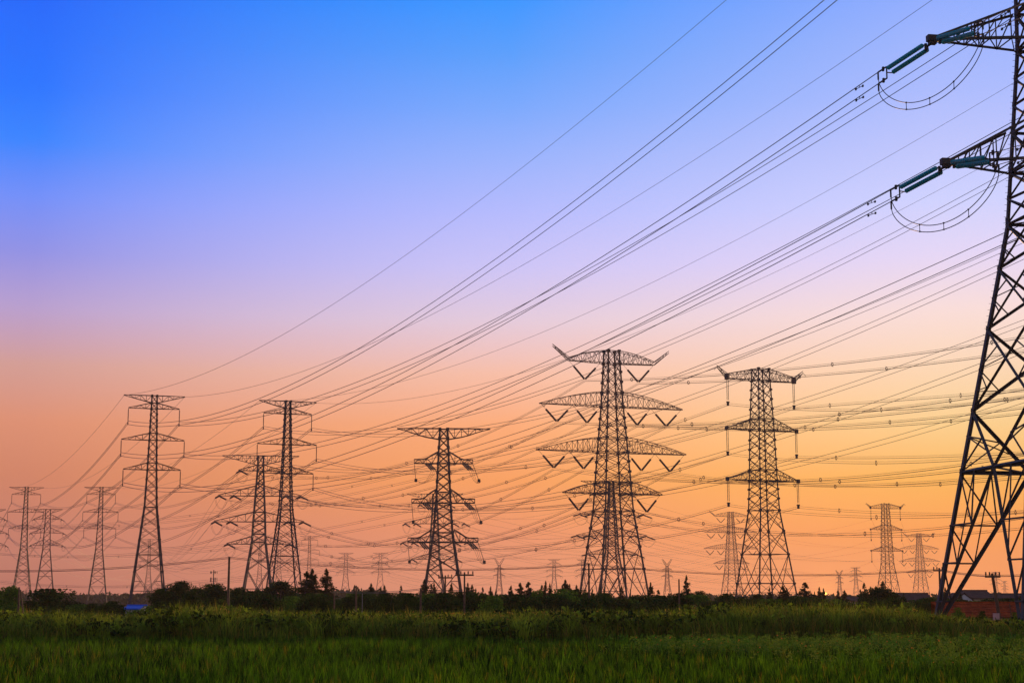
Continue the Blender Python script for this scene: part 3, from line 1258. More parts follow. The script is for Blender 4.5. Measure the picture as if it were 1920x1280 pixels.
# out of the closest pylon, passing over the camera
for s in (-1, 1):
    for k in ("top", "mid", "low"):
        c = CLAMP[(s, k, "out")]
        A = (c[0] + c[1]) / 2
        dv = (c[0].z - c[1].z) / 2
        B = A + Vector((.25 * 260, -.97 * 260, 2))
        span("conductor_bundle", A, B, f"short stretch of twin line leaving the giant pylon's {SN[s]} {NAME[k]} arm overhead", GL,
             sag=8, wires=((0, dv), (0, -dv)), r=.027, n=30, damp=(.01,))
# second line: comes from a pylon out of view
SH = at("T2", (0, 0, 0)) - at("T1", (0, 0, 0))
T0b = Matrix.Translation((T0_X + SH.x + 2, 105 + SH.y, 0)) @ Matrix.Rotation(R(T0_PHI), 4, "Z")
s2 = {}
for s in (-1, 1):
    for k, x1, zb in (("top", 7.5, 48.8), ("mid", 7.75, 40.0), ("low", 7.15, 31.4)):
        A = T0b @ Vector((s * x1, 0, zb - .6))
        mid = {(-1, "top"): (860, 780)}.get((s, k))
        g = span("conductor_bundle", A, at("T2", A_INS[(s, k)]), f"twin line crossing to the {SN[s]} {NAME[k]} string of the pylon by the conifers", GL,
                 mid=mid, sag=None if mid else s2.get("top", 8), wires=((0, .3), (0, -.3)), r=.024, n=40)
        if mid:
            s2["top"] = g
    A = T0b @ Vector((s * 5.2, 0, 57.5))
    span("earth_wire", A, at("T2", A_EW[s]), f"thin single wire crossing to the {SN[s]} top tip of the pylon by the conifers", GL,
         mid=((860, 683) if s < 0 else (860, 730)), wires=ONE, r=.016, n=40)

# onward spans, away from the camera
sg1 = None
for a, b, nm, nm2 in (("T1", "T1b", "pylon behind the hut", "crossed-poles slim pylon"), ("T2", "T2b", "pylon by the conifers", "round-bush slim pylon")):
    for s in (-1, 1):
        for k in ("top", "mid", "low"):
            mid = (131, 917) if (a, s, k) == ("T1", -1, "top") else None
            g = span("conductor_bundle", at(a, A_INS[(s, k)]), at(b, A_INS[(s, k)]), f"twin line, {SN[s]} {NAME[k]} string of the {nm} to the {nm2}", GL,
                     mid=mid, sag=sg1, r=.024, wires=((0, .25), (0, -.25)), n=36)
            if sg1 is None:
                sg1 = g
        span("earth_wire", at(a, A_EW[s]), at(b, A_EW[s]), f"thin wire, {SN[s]} top tip of the {nm} to the {nm2}", GL,
             sag=sg1 * .75, wires=ONE, r=.014, n=36)
for a, b in (("T1b", "F0"), ("T2b", "F1")):
    for s in (-1, 1):
        for k, kf in (("top", "1"), ("mid", "2"), ("low", "3")):
            span("conductor_bundle", at(a, A_INS[(s, k)]), at(b, F_INS[(s, kf)][-1]), "faint line sagging from a slim suspension pylon to a squat strain pylon", "far lines between the slim and squat pylons",
                 sag=9, r=.02, wires=((0, .25), (0, -.25)), n=24)

# V-string giant to the four-level strain pylon
for k, mid in (("1", (915, 811)), ("2a", (851, 885)), ("2b", None), ("3a", (860, 972)), ("3b", None), ("4", (935, 1013))):
    g = None
    for s in (-1, 1):
        A, B = at("D1", D_INS[(s, k)]), at("B1", B_INS[(s, k)][-1])
        if s < 0 and mid:
            g = solve_sag(A, B, mid)
        sags[("D", k)] = g if g is not None else sags.get(("D", k[0] + "a"), 9)
        span("conductor_bundle", A, B, f"ringed bundle, {VL[k]} {SN[s]} V string of the V-string giant to the four-level strain pylon", GL,
             sag=sags[("D", k)], wires=TRI, r=.02, n=30, spacers=5)
# V-string giant onwards past the closest pylon
dv = (at("D1", (0, 0, 0)) - at("B1", (0, 0, 0)))
NX = Matrix.Translation(Vector((186, 405, 0))) @ Matrix.Rotation(R(30), 4, "Z")
for k, mid in (("1", (1614, 696)), ("2a", (1640, 800)), ("2b", None), ("3a", (1605, 912)), ("3b", None), ("4", (1598, 1005))):
    for s in (1, -1):
        A = at("D1", D_INS[(s, k)])
        B = NX @ Vector(D_INS[(s, k)])
        key = ("N", k)
        if s > 0:
            sags[key] = solve_sag(A, B, mid) if mid else sags.get(("N", k[0] + "a"), 6)
        span("conductor_bundle", A, B, f"ringed bundle, {VL[k]} {SN[s]} V string of the V-string giant to behind the closest pylon", GL,
             sag=sags[key], wires=TRI, r=.024, n=30, spacers=5)
# horned pylon: one way to the deep-trussed pylon, the other way out of view
NE = Matrix.Translation(Vector((168, 380, 0))) @ Matrix.Rotation(R(30), 4, "Z")
for k, m1, m2 in (("1", (1216, 809), (1699, 749)), ("2", None, (1706, 857)), ("3", None, (1714, 963))):
    for s in (-1, 1):
        A = at("E1", E_INS[(s, k)])
        lv = {"1": "upper", "2": "middle", "3": "lower"}[k]
        B = at("C1", C_INS[(s, k)])
        if s < 0 and m1:
            sags["E"] = solve_sag(A, B, m1)
        span("conductor_bundle", A, B, f"bundle from the horned pylon's {SN[s]} {lv} string across to the deep-trussed pylon", GL,
             sag=sags["E"], wires=TRI, r=.017, n=26, spacers=3)
        B = NE @ Vector(E_INS[(s, k)])
        if s > 0:
            sg = solve_sag(A, B, m2)
            sags[("E", k)] = sg
        span("conductor_bundle", A, B, f"bundle from the horned pylon's {SN[s]} {lv} string running level behind the closest pylon", GL,
             sag=sags.get(("E", k), 5), wires=TRI, r=.019, n=26, spacers=4)
GF = "faint far lines over the horizon"
LF = "faint far line sagging between hazy pylons low over the horizon"
for s in (-1, 1):
    for k, z, x in (("1", 46.8, 6), ("2", 34, 7), ("3", 21.5, 8)):
        A = at("C1", (s * x - 2, 3, z - 2))
        span("conductor_bundle", A, Vector((-300, 800 + s * 12, z - 2)), LF, GF, sag=11, r=.018, n=30, spacers=7)


def far(A, B, sag, r=.022, wires=ONE, n=24, sp=0):
    span("conductor_line" if len(wires) == 1 else "conductor_bundle", A, B, LF, GF, sag=sag, r=r * .7, wires=wires, n=n, spacers=sp)


for k in ("1", "2a", "3a", "4", "2b", "3b"):
    for s in (-1, 1):
        far(at("B2", B_INS[(s, k)][1]), at("D2", D_INS[(s, k)]), 17, .03)
        far(at("B1", B_INS[(s, k)][1]), at("A3", (s * 8, 0, 20 + 6 * float(k[0]))), 14, .026)
        far(at("B3", B_INS[(s, k)][1]), at("D3", D_INS[(s, k)]), 16, .03)
        far(at("B3", B_INS[(s, k)][-1]), at("B2", B_INS[(s, k)][-1]), 9, .024)
for s in (-1, 1):
    for k in ("1", "2", "3"):
        far(at("E2", E_INS[(s, k)]), at("B3", (s * 9, -3, E_INS[(s, k)][2] - 5)), 13, .026)
        far(at("E2", E_INS[(s, k)]), at("D3", (s * 9, -3, E_INS[(s, k)][2] - 9)), 12, .028)
        for a, b, g in (("F3", "F2", 14), ("F5", "F4", 20), ("F6", "F7", 22), ("F8", "F7", 16), ("F4", "F5", 12)):
            far(at(a, F_INS[(s, k)][-1]), at(b, F_INS[(s, k)][1]), g, .03)
        ak = {"1": "top", "2": "mid", "3": "low"}[k]
        far(at("A5", A_INS[(s, ak)]), at("A4", A_INS[(s, ak)]), 9, .026)
        far(at("A4", A_INS[(s, ak)]), at("A3", A_INS[(s, ak)]), 13, .026)
        far(at("A3", A_INS[(s, ak)]), at("F1", F_INS[(s, k)][1]), 15, .024)
        far(at("A5", A_INS[(s, ak)]), at("B2", (s * 9, -4, 24 + 7 * int(k))), 16, .026)
    for k, z in (("a", 31.2), ("b", 24.8)):
        far(at("G1", (s * 5.2, 0, z)), at("G2", (s * 5.2, 0, z)), 16, .028)
        far(at("G2", (s * 5.2, 0, z)), at("G3", (s * 5.2, 0, z)), 14, .028)
        far(at("G1", (s * 5.2, 0, z)), at("F4", (s * 8, 0, z + 8)), 12, .028)

# ------------------------------------------------------------------ local poles and their cables
GP = "wooden and concrete poles in the weeds"


def pole(px, ytop, Y, r, label, m="wood", arm=None, lean=(0, 0), zbase=0.0, cap=False, y_arm=.25):
    r *= .55
    top = P(px, ytop, Y)
    root = empty("utility_pole", (top.x, Y, 0))
    h = top.z
    mb = MB()
    n = 8
    mb.tube([(0 - lean[0], -lean[1], -.5), (-lean[0] * .5, -lean[1] * .5, h * .5), (0, 0, h)], r, n, [r * 1.25, r * 1.1, r * .85])
    mb.poly([Vector((r * .85 * math.cos(2 * math.pi * i / n), r * .85 * math.sin(2 * math.pi * i / n), h)) for i in range(n)])
    mb.build("pole_shaft", M[m], root)
    if arm:
        mb = MB()
        mb.box((0, -r * 1.2, h - y_arm), arm, .12, .14)
        a = mb.build("crossarm", M["wood"], root)
        for sx in (-.45, -.2, .2, .45):
            mb = MB()
            x = sx * arm
            mb.lathe((x, -r * 1.2, h - y_arm + .07), (x, -r * 1.2, h - y_arm + .35), [(0, .02), (.3, .07), (.55, .045), (.8, .065), (1, .02)], 6)
            mb.build("pin_insulator", M["insul"], a)
    tag(root, label, "pole", GP)
    return root


pole(430, 1043, 128, .17, "tall bare wooden pole carrying the low cable, in the weeds before the broad strain pylon")
pole(627, 1112, 140, .13, "short pale post in the weeds in front of the shorter big conifer")
pole(668, 1097, 120, .13, "short brown post with a sunlit side in front of the slim conifers")
pole(679.5, 1112, 165, .07, "thin grey stake behind the short brown post", "concrete")
pole(789, 1103, 125, .15, "brown post in front of the deep-trussed pylon's splayed leg")
pole(835, 1078, 170, .17, "wooden crossarm pole seen inside the deep-trussed pylon's legs", arm=1.5)
pole(871, 1072, 140, .15, "wooden crossarm pole standing just outside the deep-trussed pylon's leg", arm=1.6)
pole(1104, 1055, 150, .17, "bare dark pole beside the outer leg of the V-string giant")
pole(1182, 1104, 180, .14, "short dark pole between the legs of the V-string giant")
pole(1273, 1085, 125, .12, "slender dark pole standing alone in the weeds by the lone slender conifer")
pole(1761, 1064, 150, .17, "crossarm pole half hidden by the giant pylon's splayed leg", arm=1.2)
pole(1860, 1074, 118, .20, "stout wooden crossarm pole in front of the red tiled shed", arm=1.1, lean=(-.55, 0))
pole(36, 1100, 118, .12, "upright one of the two crossed wooden poles by the pale green tree", lean=(-.05, 0))
pole(38.5, 1105, 117, .12, "leaning one of the two crossed wooden poles by the pale green tree", lean=(-.5, 0))
pole(105, 1158, 108, .07, "short orange marker stake in the weeds below the round dark bush")
pole(502, 1152, 108, .07, "short orange marker stake in the weeds below the pylon by the conifers")
pole(1893, 1131, 118, .06, "thin tilted pale stake leaning against the red tiled shed", lean=(-.2, 0))

GC = "low local cables between the poles"


def cable(A, B, mid, label, n=3):
    A, B = Vector(A), Vector(B)
    span("local_cable", A, B, label, GC, mid=mid, wires=((0, .05), (.15, -.06), (-.15, -.04))[:n], r=.022, n=30, cat="cable")


cable(P(-420, 1040, 128), P(430, 1045, 128), (165, 1067), "low dark cable sagging across the suspension pylons to the tall bare wooden pole")
cable(P(430, 1045, 128), P(1104, 1057, 150), (794, 1067), "low dark cable from the tall bare pole past the deep-trussed pylon")
cable(P(1104, 1057, 150), P(1761, 1067, 150), (1420, 1077), "low dark cable crossing the legs of the horned pylon")
cable(P(1761, 1067, 150), P(1860, 1079, 118), (1815, 1076), "short low cable between the crossarm poles over the tiled shed")
cable(P(1860, 1079, 118), P(2300, 1060, 110), (1960, 1077), "low cable leaving the stout crossarm pole beyond the shed")
cable(P(640, 1108, 150), P(789, 1104, 125), (720, 1110), "thin low wire sagging to the brown post by the deep-trussed pylon", 2)

# antenna mast
_p = P(401, 1068, 420)
_r = empty("antenna_mast", (_p.x, 420, 0))
_mb = MB()
_mb.tube([(0, 0, 0), (0, 0, _p.z)], .14, 5)
_mb.build("mast", M["steel"], _r)
for _z in (_p.z - .6, _p.z - 2.2, _p.z - 2.8):
    _mb = MB()
    for _k in range(5):
        _a = _k * 1.257
        _mb.bar((0, 0, _z), (.9 * math.cos(_a), .9 * math.sin(_a), _z), .05)
        _mb.box((.9 * math.cos(_a), .9 * math.sin(_a), _z), .12, .12, .6, _a)
    _mb.build("antenna_ring", M["steel"], _r)
tag(_r, "small antenna mast over the dark trees beside the tall bare wooden pole", "mast")


# ------------------------------------------------------------------ houses
def house(px0, px1, yeave, yridge, Y, depth, label, roof="roof_dark", wall="plaster_tan", gable_front=False, wins=3, name="house", overhang=.35):
    x0, x1 = P(px0, yeave, Y).x, P(px1, yeave, Y).x
    ze, zr = max(1.6, P(px0, yeave, Y).z), P(px0, yridge, Y + depth / 2).z
    cx, W = (x0 + x1) / 2, x1 - x0
    root = empty(name, (cx, Y + depth / 2, 0))
    hw, hd = W / 2, depth / 2
    mb = MB()
    if not gable_front:
        iw, idp = hw - overhang, hd - overhang
        mb.poly([(-iw, -idp, 0), (iw, -idp, 0), (iw, -idp, ze), (-iw, -idp, ze)])
        mb.poly([(iw, idp, 0), (-iw, idp, 0), (-iw, idp, ze), (iw, idp, ze)])
        for sx in (-1, 1):
            zz = ze + (zr - ze) * .97
            mb.poly([(sx * iw, -idp, 0), (sx * iw, idp, 0), (sx * iw, idp, ze), (sx * iw, 0, zz), (sx * iw, -idp, ze)][::sx])
        mb.build("wall", M[wall], root)
        mb = MB()
        th = .14
        for sy in (-1, 1):
            a, b, c, d = (-hw, sy * hd, ze - .08), (hw, sy * hd, ze - .08), (hw, 0, zr), (-hw, 0, zr)
            up = Vector((0, 0, th))
            top = [Vector(p) + up for p in (a, b, c, d)]
            bot = [Vector(p) for p in (a, b, c, d)]
            mb.poly(top if sy < 0 else top[::-1])
            mb.poly(bot[::-1] if sy < 0 else bot)
            mb.poly([bot[0], bot[1], top[1], top[0]])
            for i, j in ((1, 2), (3, 0)):
                mb.poly([bot[i], bot[j], top[j], top[i]])
        mb.bar((-hw - .1, 0, zr + th), (hw + .1, 0, zr + th), .13, 6, cap=True)
        mb.build("roof", M[roof], root)
        for i in range(wins):
            x = -iw + (i + .5) * 2 * iw / wins
            mb = MB()
            mb.box((x, -idp - .01, ze * .55), min(1.4, iw / wins), .06, min(1.2, ze * .5))
            w = mb.build("window", M["window"], root)
    else:
        iw, idp = hw - .2, hd - .2
        mb.poly([(-iw, -idp, 0), (iw, -idp, 0), (iw, -idp, ze), (0, -idp, zr - .1), (-iw, -idp, ze)])
        mb.poly([(iw, idp, 0), (-iw, idp, 0), (-iw, idp, ze), (0, idp, zr - .1), (iw, idp, ze)])
        mb.poly([(-iw, idp, 0), (-iw, -idp, 0), (-iw, -idp, ze), (-iw, idp, ze)])
        mb.poly([(iw, -idp, 0), (iw, idp, 0), (iw, idp, ze), (iw, -idp, ze)])
        mb.build("wall", M[wall], root)
        mb = MB()
        for sx in (-1, 1):
            a, b, c, d = Vector((sx * hw, -hd, ze - .1)), Vector((sx * hw, hd, ze - .1)), Vector((0, hd, zr)), Vector((0, -hd, zr))
            up = Vector((0, 0, .14))
            mb.poly([a + up, b + up, c + up, d + up])
            mb.poly([d, c, b, a])
            mb.poly([a, a + up, d + up, d])
            mb.poly([b, c, c + up, b + up])
            mb.poly([a, b, b + up, a + up])
        mb.build("roof", M[roof], root)
        mb = MB()
        mb.box((0, -idp - .02, ze * .75), .6, .06, .7)
        mb.build("window", M["window"], root)
    tag(root, label, "house")
    return root


GH = "houses"
house(1662, 1752, 1127, 1113, 300, 9, "long low house with a dark roof behind the broad tree, under the hazy horned pylon")
house(1812, 1866, 1121, 1108, 262, 9, "house with a dark roof behind the white gable, seen through the giant pylon")
house(1792, 1826, 1124, 1112, 240, 7, "small white gabled house end framed by the giant pylon's legs", gable_front=True, wall="plaster")
house(1866, 1990, 1124, 1114, 300, 9, "long dark-roofed house reaching the picture edge behind the stout crossarm pole", wins=5)
house(1900, 1926, 1127, 1118, 230, 6, "small white gable at the picture edge behind the red tiled shed", gable_front=True, wall="plaster")
house(1590, 1640, 1126, 1119, 330, 8, "low dark roof among small conifers past the setting sun")
house(228, 264, 1147, 1137, 190, 6, "low white hut with a bright blue roof at the foot of a pylon", roof="blue_roof", wall="plaster", wins=2, name="hut")

# the long red tiled shed
_a, _b = P(1776, 1155, 150), P(2010, 1155, 150)
_r = empty("shed", ((_a.x + _b.x) / 2, 153, 0))
_W = _b.x - _a.x
_zt, _zb = P(1850, 1130, 155.5).z, P(1850, 1157, 150).z
_mb = MB()
_zb = max(.6, _zb)
_mb.box((0, .4, _zb / 2), _W - .5, 4.6, _zb)
_mb.build("wall", M["plaster_tan"], _r)
_mb = MB()
_rows = 9
for _i in range(_rows):
    _t0, _t1 = _i / _rows, (_i + 1.12) / _rows
    _y0, _y1 = -3 + 5.5 * _t0, -3 + 5.5 * _t1
    _z0, _z1 = _zb + (_zt - _zb) * _t0 + .07, _zb + (_zt - _zb) * _t1
    _mb.poly([(-_W / 2, _y0, _z0), (_W / 2, _y0, _z0), (_W / 2, _y1, _z1), (-_W / 2, _y1, _z1)])
    _mb.poly([(-_W / 2, _y0, _z0 - .07), (_W / 2, _y0, _z0 - .07), (_W / 2, _y0, _z0), (-_W / 2, _y0, _z0)])
_mb.poly([(-_W / 2, 2.6, 0), (-_W / 2, 2.6, _zt), (_W / 2, 2.6, _zt), (_W / 2, 2.6, 0)])
_mb.bar((-_W / 2, 2.6, _zt + .03), (_W / 2, 2.6, _zt + .03), .12, 6, cap=True)
_mb.build("roof", M["tile"], _r)
tag(_r, "long low shed with a red-brown tiled roof behind the giant pylon's feet", "shed")

_p = P(1868, 1155, 112)
_r = empty("notice_board", (_p.x, 112, 0))
_mb = MB()
_mb.box((0, 0, _p.z), .5, .05, .45, .3)
_mb.build("board", M["pink"], _r)
_mb = MB()
_mb.box((0, .05, _p.z / 2 - .2), .06, .06, _p.z)
_mb.build("post", M["wood"], _r)
tag(_r, "faded pink board on a short post at the foot of the stout crossarm pole", "board")

# ------------------------------------------------------------------ ground
_mb = MB()
_mb.poly([(-6000, -400, 0), (6000, -400, 0), (6000, 9000, 0), (-6000, 9000, 0)])
tag(_mb.build("ground", M["ground"]), kind="structure")
_mb = MB()
_mb.poly([(-70, 4, .004), (70, 4, .004), (70, 95, .004), (-70, 95, .004)])
tag(_mb.build("paddy_field", M["mud"]), kind="structure")


# ------------------------------------------------------------------ vegetation
def blades(x, y, z, h, w, lean, tint, jit=.25):
    """curved two-segment grass blades as one vertex/face set"""
    n = len(x)
    a = RNG.uniform(0, 2 * np.pi, n)
    fa = RNG.uniform(0, 2 * np.pi, n)
    dx, dy = np.cos(a) * lean * h, np.sin(a) * lean * h
    wx, wy = np.cos(fa) * w * .5, np.sin(fa) * w * .5
    V = np.zeros((n, 5, 3))
    V[:, 0] = np.stack([x - wx, y - wy, z], 1)
    V[:, 1] = np.stack([x + wx, y + wy, z], 1)
    V[:, 2] = np.stack([x + wx * .8 + dx * .3, y + wy * .8 + dy * .3, z + h * .6], 1)
    V[:, 3] = np.stack([x - wx * .8 + dx * .3, y - wy * .8 + dy * .3, z + h * .6], 1)
    V[:, 4] = np.stack([x + dx, y + dy, z + h * np.sqrt(np.maximum(.1, 1 - lean ** 2 * .8))], 1)
    b = np.arange(n)[:, None] * 5
    quads = b + np.array([0, 1, 2, 3])
    tris = b + np.array([3, 2, 4])
    T = np.repeat(tint[:, None, :], 5, 1)
    T[:, 4] *= 1.25
    return V.reshape(-1, 3), quads, tris, T.reshape(-1, 3)


def leaves(c, size, tint, nrm_up=0.0, asp=.6):
    n = len(c)
    d = RNG.normal(size=(n, 3))
    d[:, 2] *= (1 - nrm_up)
    d /= np.linalg.norm(d, axis=1, keepdims=True)
    e = np.cross(d, RNG.normal(size=(n, 3)))
    e /= np.linalg.norm(e, axis=1, keepdims=True) + 1e-9
    s = size[:, None]
    V = np.stack([c - d * s, c + e * s * asp, c + d * s, c - e * s * asp], 1)
    return V.reshape(-1, 3), np.arange(n)[:, None] * 4 + np.array([0, 1, 2, 3]), np.repeat(tint[:, None, :], 4, 1).reshape(-1, 3)


def snoise(x, y, f, seed):
    r = np.random.default_rng(seed)
    o = np.zeros_like(x)
    for k in range(5):
        a, p = r.uniform(0, 2 * np.pi), r.uniform(0, 2 * np.pi)
        ff = f * (1 + .7 * k)
        o += np.sin((x * np.cos(a) + y * np.sin(a)) * ff + p) / (1 + .5 * k)
    return o / 2.2


def rice():
    nh, per = 62000, 7
    y = 33 + (95 - 33) * RNG.beta(1.0, 1.2, nh)
    x = RNG.uniform(-1, 1, nh) * (y * .33 + 14)
    pitch = .24
    x = np.round(x / pitch) * pitch + RNG.normal(0, .04, nh)
    hh = (.50 + .06 * snoise(x, y, .35, 3) + .07 * snoise(x, y, 2.6, 4) + RNG.normal(0, .12, nh)).clip(.2, .95)
    t = np.clip(RNG.beta(.65, .9, (nh, 1)) + .18 * snoise(x, y, .22, 5)[:, None], 0, 1)
    th = (1 - t) * np.array([.003, .016, .001]) + t * np.array([.100, .215, .004])
    yel = (RNG.uniform(0, 1, nh) < .05)[:, None]
    th = np.where(yel, np.array([.19, .16, .009]), th)
    n = nh * per
    x = np.repeat(x, per) + RNG.normal(0, .022, n)
    y = np.repeat(y, per) + RNG.normal(0, .022, n)
    h = np.repeat(hh, per) * RNG.uniform(.6, 1.15, n)
    w = RNG.uniform(.016, .032, n)
    lean = RNG.uniform(.03, .30, n)
    tint = np.repeat(th, per, 0) * RNG.uniform(.6, 1.4, (n, 1))
    V, q, tr, T = blades(x, y, np.zeros(n), h, w, lean, tint)
    tag(np_mesh("rice_plants", V, [q, tr], T, M["rice"]), kind="stuff")


rice()


WX = (-200, 0, 120, 205, 235, 275, 300, 340, 420, 500, 640, 900, 1000, 1200, 1300, 1400, 1550, 1690, 1760, 1800, 1920, 2200)
WY = (1148, 1150, 1152, 1153, 1157, 1156, 1149, 1140, 1140, 1150, 1151, 1152, 1149, 1150, 1146, 1139, 1137, 1143, 1154, 1160, 1166, 1160)


def weed_top(x, y):
    """height at which the weed mass tops out"""
    px = 960 + 3039 * x / y
    return EYE - (np.interp(px, WX, WY) - 1128) / 3039 * y


def weeds():
    Vs, Qs, Ts, Tr = [], [], [], []
    off = 0
    # tall grass and reeds
    n = 200000
    y = 92 + 44 * RNG.beta(.9, 1.6, n)
    half = y * .335 + 16
    x = RNG.uniform(-1, 1, n) * half
    ang = x / y
    nz = snoise(x, y * 1.4, .55, 11)
    edge = 93.5 + 2.2 * snoise(x, x * 0, .4, 12) + .9 * snoise(x, x * 0, 1.6, 14) + np.where(ang > .1, -4.0 * np.clip((ang - .1) / .15, 0, 1), 0)
    keep = y > edge
    x, y, nz, ang = x[keep], y[keep], nz[keep], ang[keep]
    n = len(x)
    h = (weed_top(x, y) * (1 + .14 * nz + .16 * snoise(x, y, 1.7, 29)) * np.where(RNG.uniform(0, 1, n) < .03, 1.25, RNG.uniform(.4, 1.05, n)) * (.72 + .28 * np.clip((y - edge[keep]) / 5, 0, 1))).clip(.25, 2.7)
    w = RNG.uniform(.02, .05, n)
    lean = RNG.uniform(.05, .5, n)
    t = RNG.uniform(0, 1, (n, 1))
    tint = (1 - t) * np.array([.012, .04, .003]) + t * np.array([.18, .22, .014])
    br = (RNG.uniform(0, 1, n) < .16)[:, None]
    tint = np.where(br, np.array([.28, .17, .025]), tint)
    tint *= (1 + .30 * snoise(x, y, .45, 13) + .35 * snoise(x, y, 1.5, 15)).clip(.15, 2)[:, None]
    V, q, tr, T = blades(x, y, np.zeros(n), h, w, lean, tint)
    Vs.append(V); Qs.append(q); Tr.append(tr); Ts.append(T)
    off = len(V)
    # reed tussocks fanning out above the rest
    m, k = 1200, 50
    cy = 93.5 + 36 * RNG.beta(.9, 1.5, m)
    cx = RNG.uniform(-1, 1, m) * (cy * .335 + 16)
    ch = weed_top(cx, cy) * RNG.uniform(.75, 1.28, m)
    tt = RNG.uniform(0, 1, m)
    tc = (1 - tt[:, None]) * np.array([.02, .06, .004]) + tt[:, None] * np.array([.28, .33, .02])
    n2 = m * k
    V, q, tr, T = blades(np.repeat(cx, k) + RNG.normal(0, .18, n2), np.repeat(cy, k) + RNG.normal(0, .18, n2), np.zeros(n2),
                         (np.repeat(ch, k) * RNG.uniform(.55, 1.1, n2)).clip(.3, 2.9), RNG.uniform(.03, .06, n2), RNG.uniform(.1, .65, n2),
                         np.repeat(tc, k, 0) * RNG.uniform(.7, 1.3, (n2, 1)))
    Vs.append(V); Qs.append(q + off); Tr.append(tr + off); Ts.append(T)
    off += len(V)
    # leafy herbs
    m = 3600
    cy = 94 + 40 * RNG.beta(.9, 1.5, m)
    cx = RNG.uniform(-1, 1, m) * (cy * .335 + 16)
    hh = (weed_top(cx, cy) * (.9 + .3 * snoise(cx, cy, .5, 17)) * RNG.uniform(.7, 1.1, m)).clip(.4, 2.6)
    k = 40
    px = np.repeat(cx, k) + RNG.normal(0, .30, m * k)
    py = np.repeat(cy, k) + RNG.normal(0, .30, m * k)
    pz = np.repeat(hh, k) * RNG.beta(2.2, 1.2, m * k)
    t = np.repeat(RNG.beta(.6, .9, m), k)[:, None]
    tint = (1 - t) * np.array([.006, .02, .002]) + t * np.array([.17, .23, .013])
    tint = tint * RNG.uniform(.6, 1.4, (m * k, 1))
    V, q, T = leaves(np.stack([px, py, pz], 1), RNG.uniform(.07, .20, m * k), tint)
    Vs.append(V); Qs.append(q + off); Ts.append(T)
    off += len(V)
    # seed heads, yellow and brown
    m = 5600
    cy = 96 + 34 * RNG.beta(1, 1.3, m)
    cx = RNG.uniform(-1, 1, m) * (cy * .335 + 16)
    hz = (weed_top(cx, cy) * (1 + .1 * snoise(cx, cy * 1.4, .55, 11)) * RNG.uniform(.75, 1.06, m)).clip(.4, 2.8)
    patch = snoise(cx, cy, .16, 19) > -.1
    cx, cy, hz = cx[patch], cy[patch], hz[patch]
    m = len(cx)
    t = RNG.uniform(0, 1, (m, 1))
    tint = (1 - t) * np.array([.36, .26, .03]) + t * np.array([.30, .14, .03])
    V, q, T = leaves(np.stack([cx, cy, hz], 1), RNG.uniform(.05, .10, m), tint, asp=.5)
    Vs.append(V); Qs.append(q + off); Ts.append(T)
    o = np_mesh("tall_weeds", np.concatenate(Vs), [np.concatenate(Qs), np.concatenate(Tr)], np.concatenate(Ts), M["weed"])
    tag(o, kind="stuff")
    # herbs growing in the paddy's near corner
    m = 700
    cx = RNG.normal(0, 1, m)
    pick = RNG.integers(0, 4, m)
    ctr = np.array([[13.5, 66, 4.5, 3.5], [15.5, 52, 3, 2.0], [8.2, 66, 1.8, 1.6], [17, 72, 4, 3]])[pick]
    cx = ctr[:, 0] + RNG.normal(0, 1, m) * ctr[:, 2]
    cy = ctr[:, 1] + RNG.normal(0, 1, m) * ctr[:, 3]
    k = 30
    px = np.repeat(cx, k) + RNG.normal(0, .10, m * k)
    py = np.repeat(cy, k) + RNG.normal(0, .10, m * k)
    pz = np.repeat(RNG.uniform(.7, 1.15, m), k) * RNG.beta(3, 1.2, m * k)
    t = np.repeat(RNG.uniform(0, 1, m), k)[:, None]
    tint = (1 - t) * np.array([.05, .15, .012]) + t * np.array([.16, .20, .02])
    fl = (RNG.uniform(0, 1, m * k) < .012)[:, None]
    tint = np.where(fl, np.array([.55, .16, .03]), tint)
    V, q, T = leaves(np.stack([px, py, pz], 1), RNG.uniform(.02, .055, m * k), tint)
    tag(np_mesh("paddy_herbs", V, [q], T, M["weed"]), kind="stuff")


weeds()


# distant hazy woods along the horizon
def woods():
    n = 70000
    x = RNG.uniform(-520, 620, n)
    y = 820 + RNG.uniform(0, 260, n)
    hgt = 5.2 + 2.0 * snoise(x, y * .2, .06, 23) + 1.6 * snoise(x, y, .5, 24)
    hgt = np.where(x / y < -.08, hgt + 1.6, hgt - .6)
    z = hgt * RNG.beta(1.8, .9, n)
    t = RNG.uniform(0, 1, (n, 1))
    tint = (1 - t) * np.array([.015, .024, .010]) + t * np.array([.035, .050, .018])
    V, q, T = leaves(np.stack([x, y, z], 1), RNG.uniform(.6, 1.5, n), tint)
    tag(np_mesh("distant_woods", V, [q], T, M["leaf"]), kind="stuff")


woods()


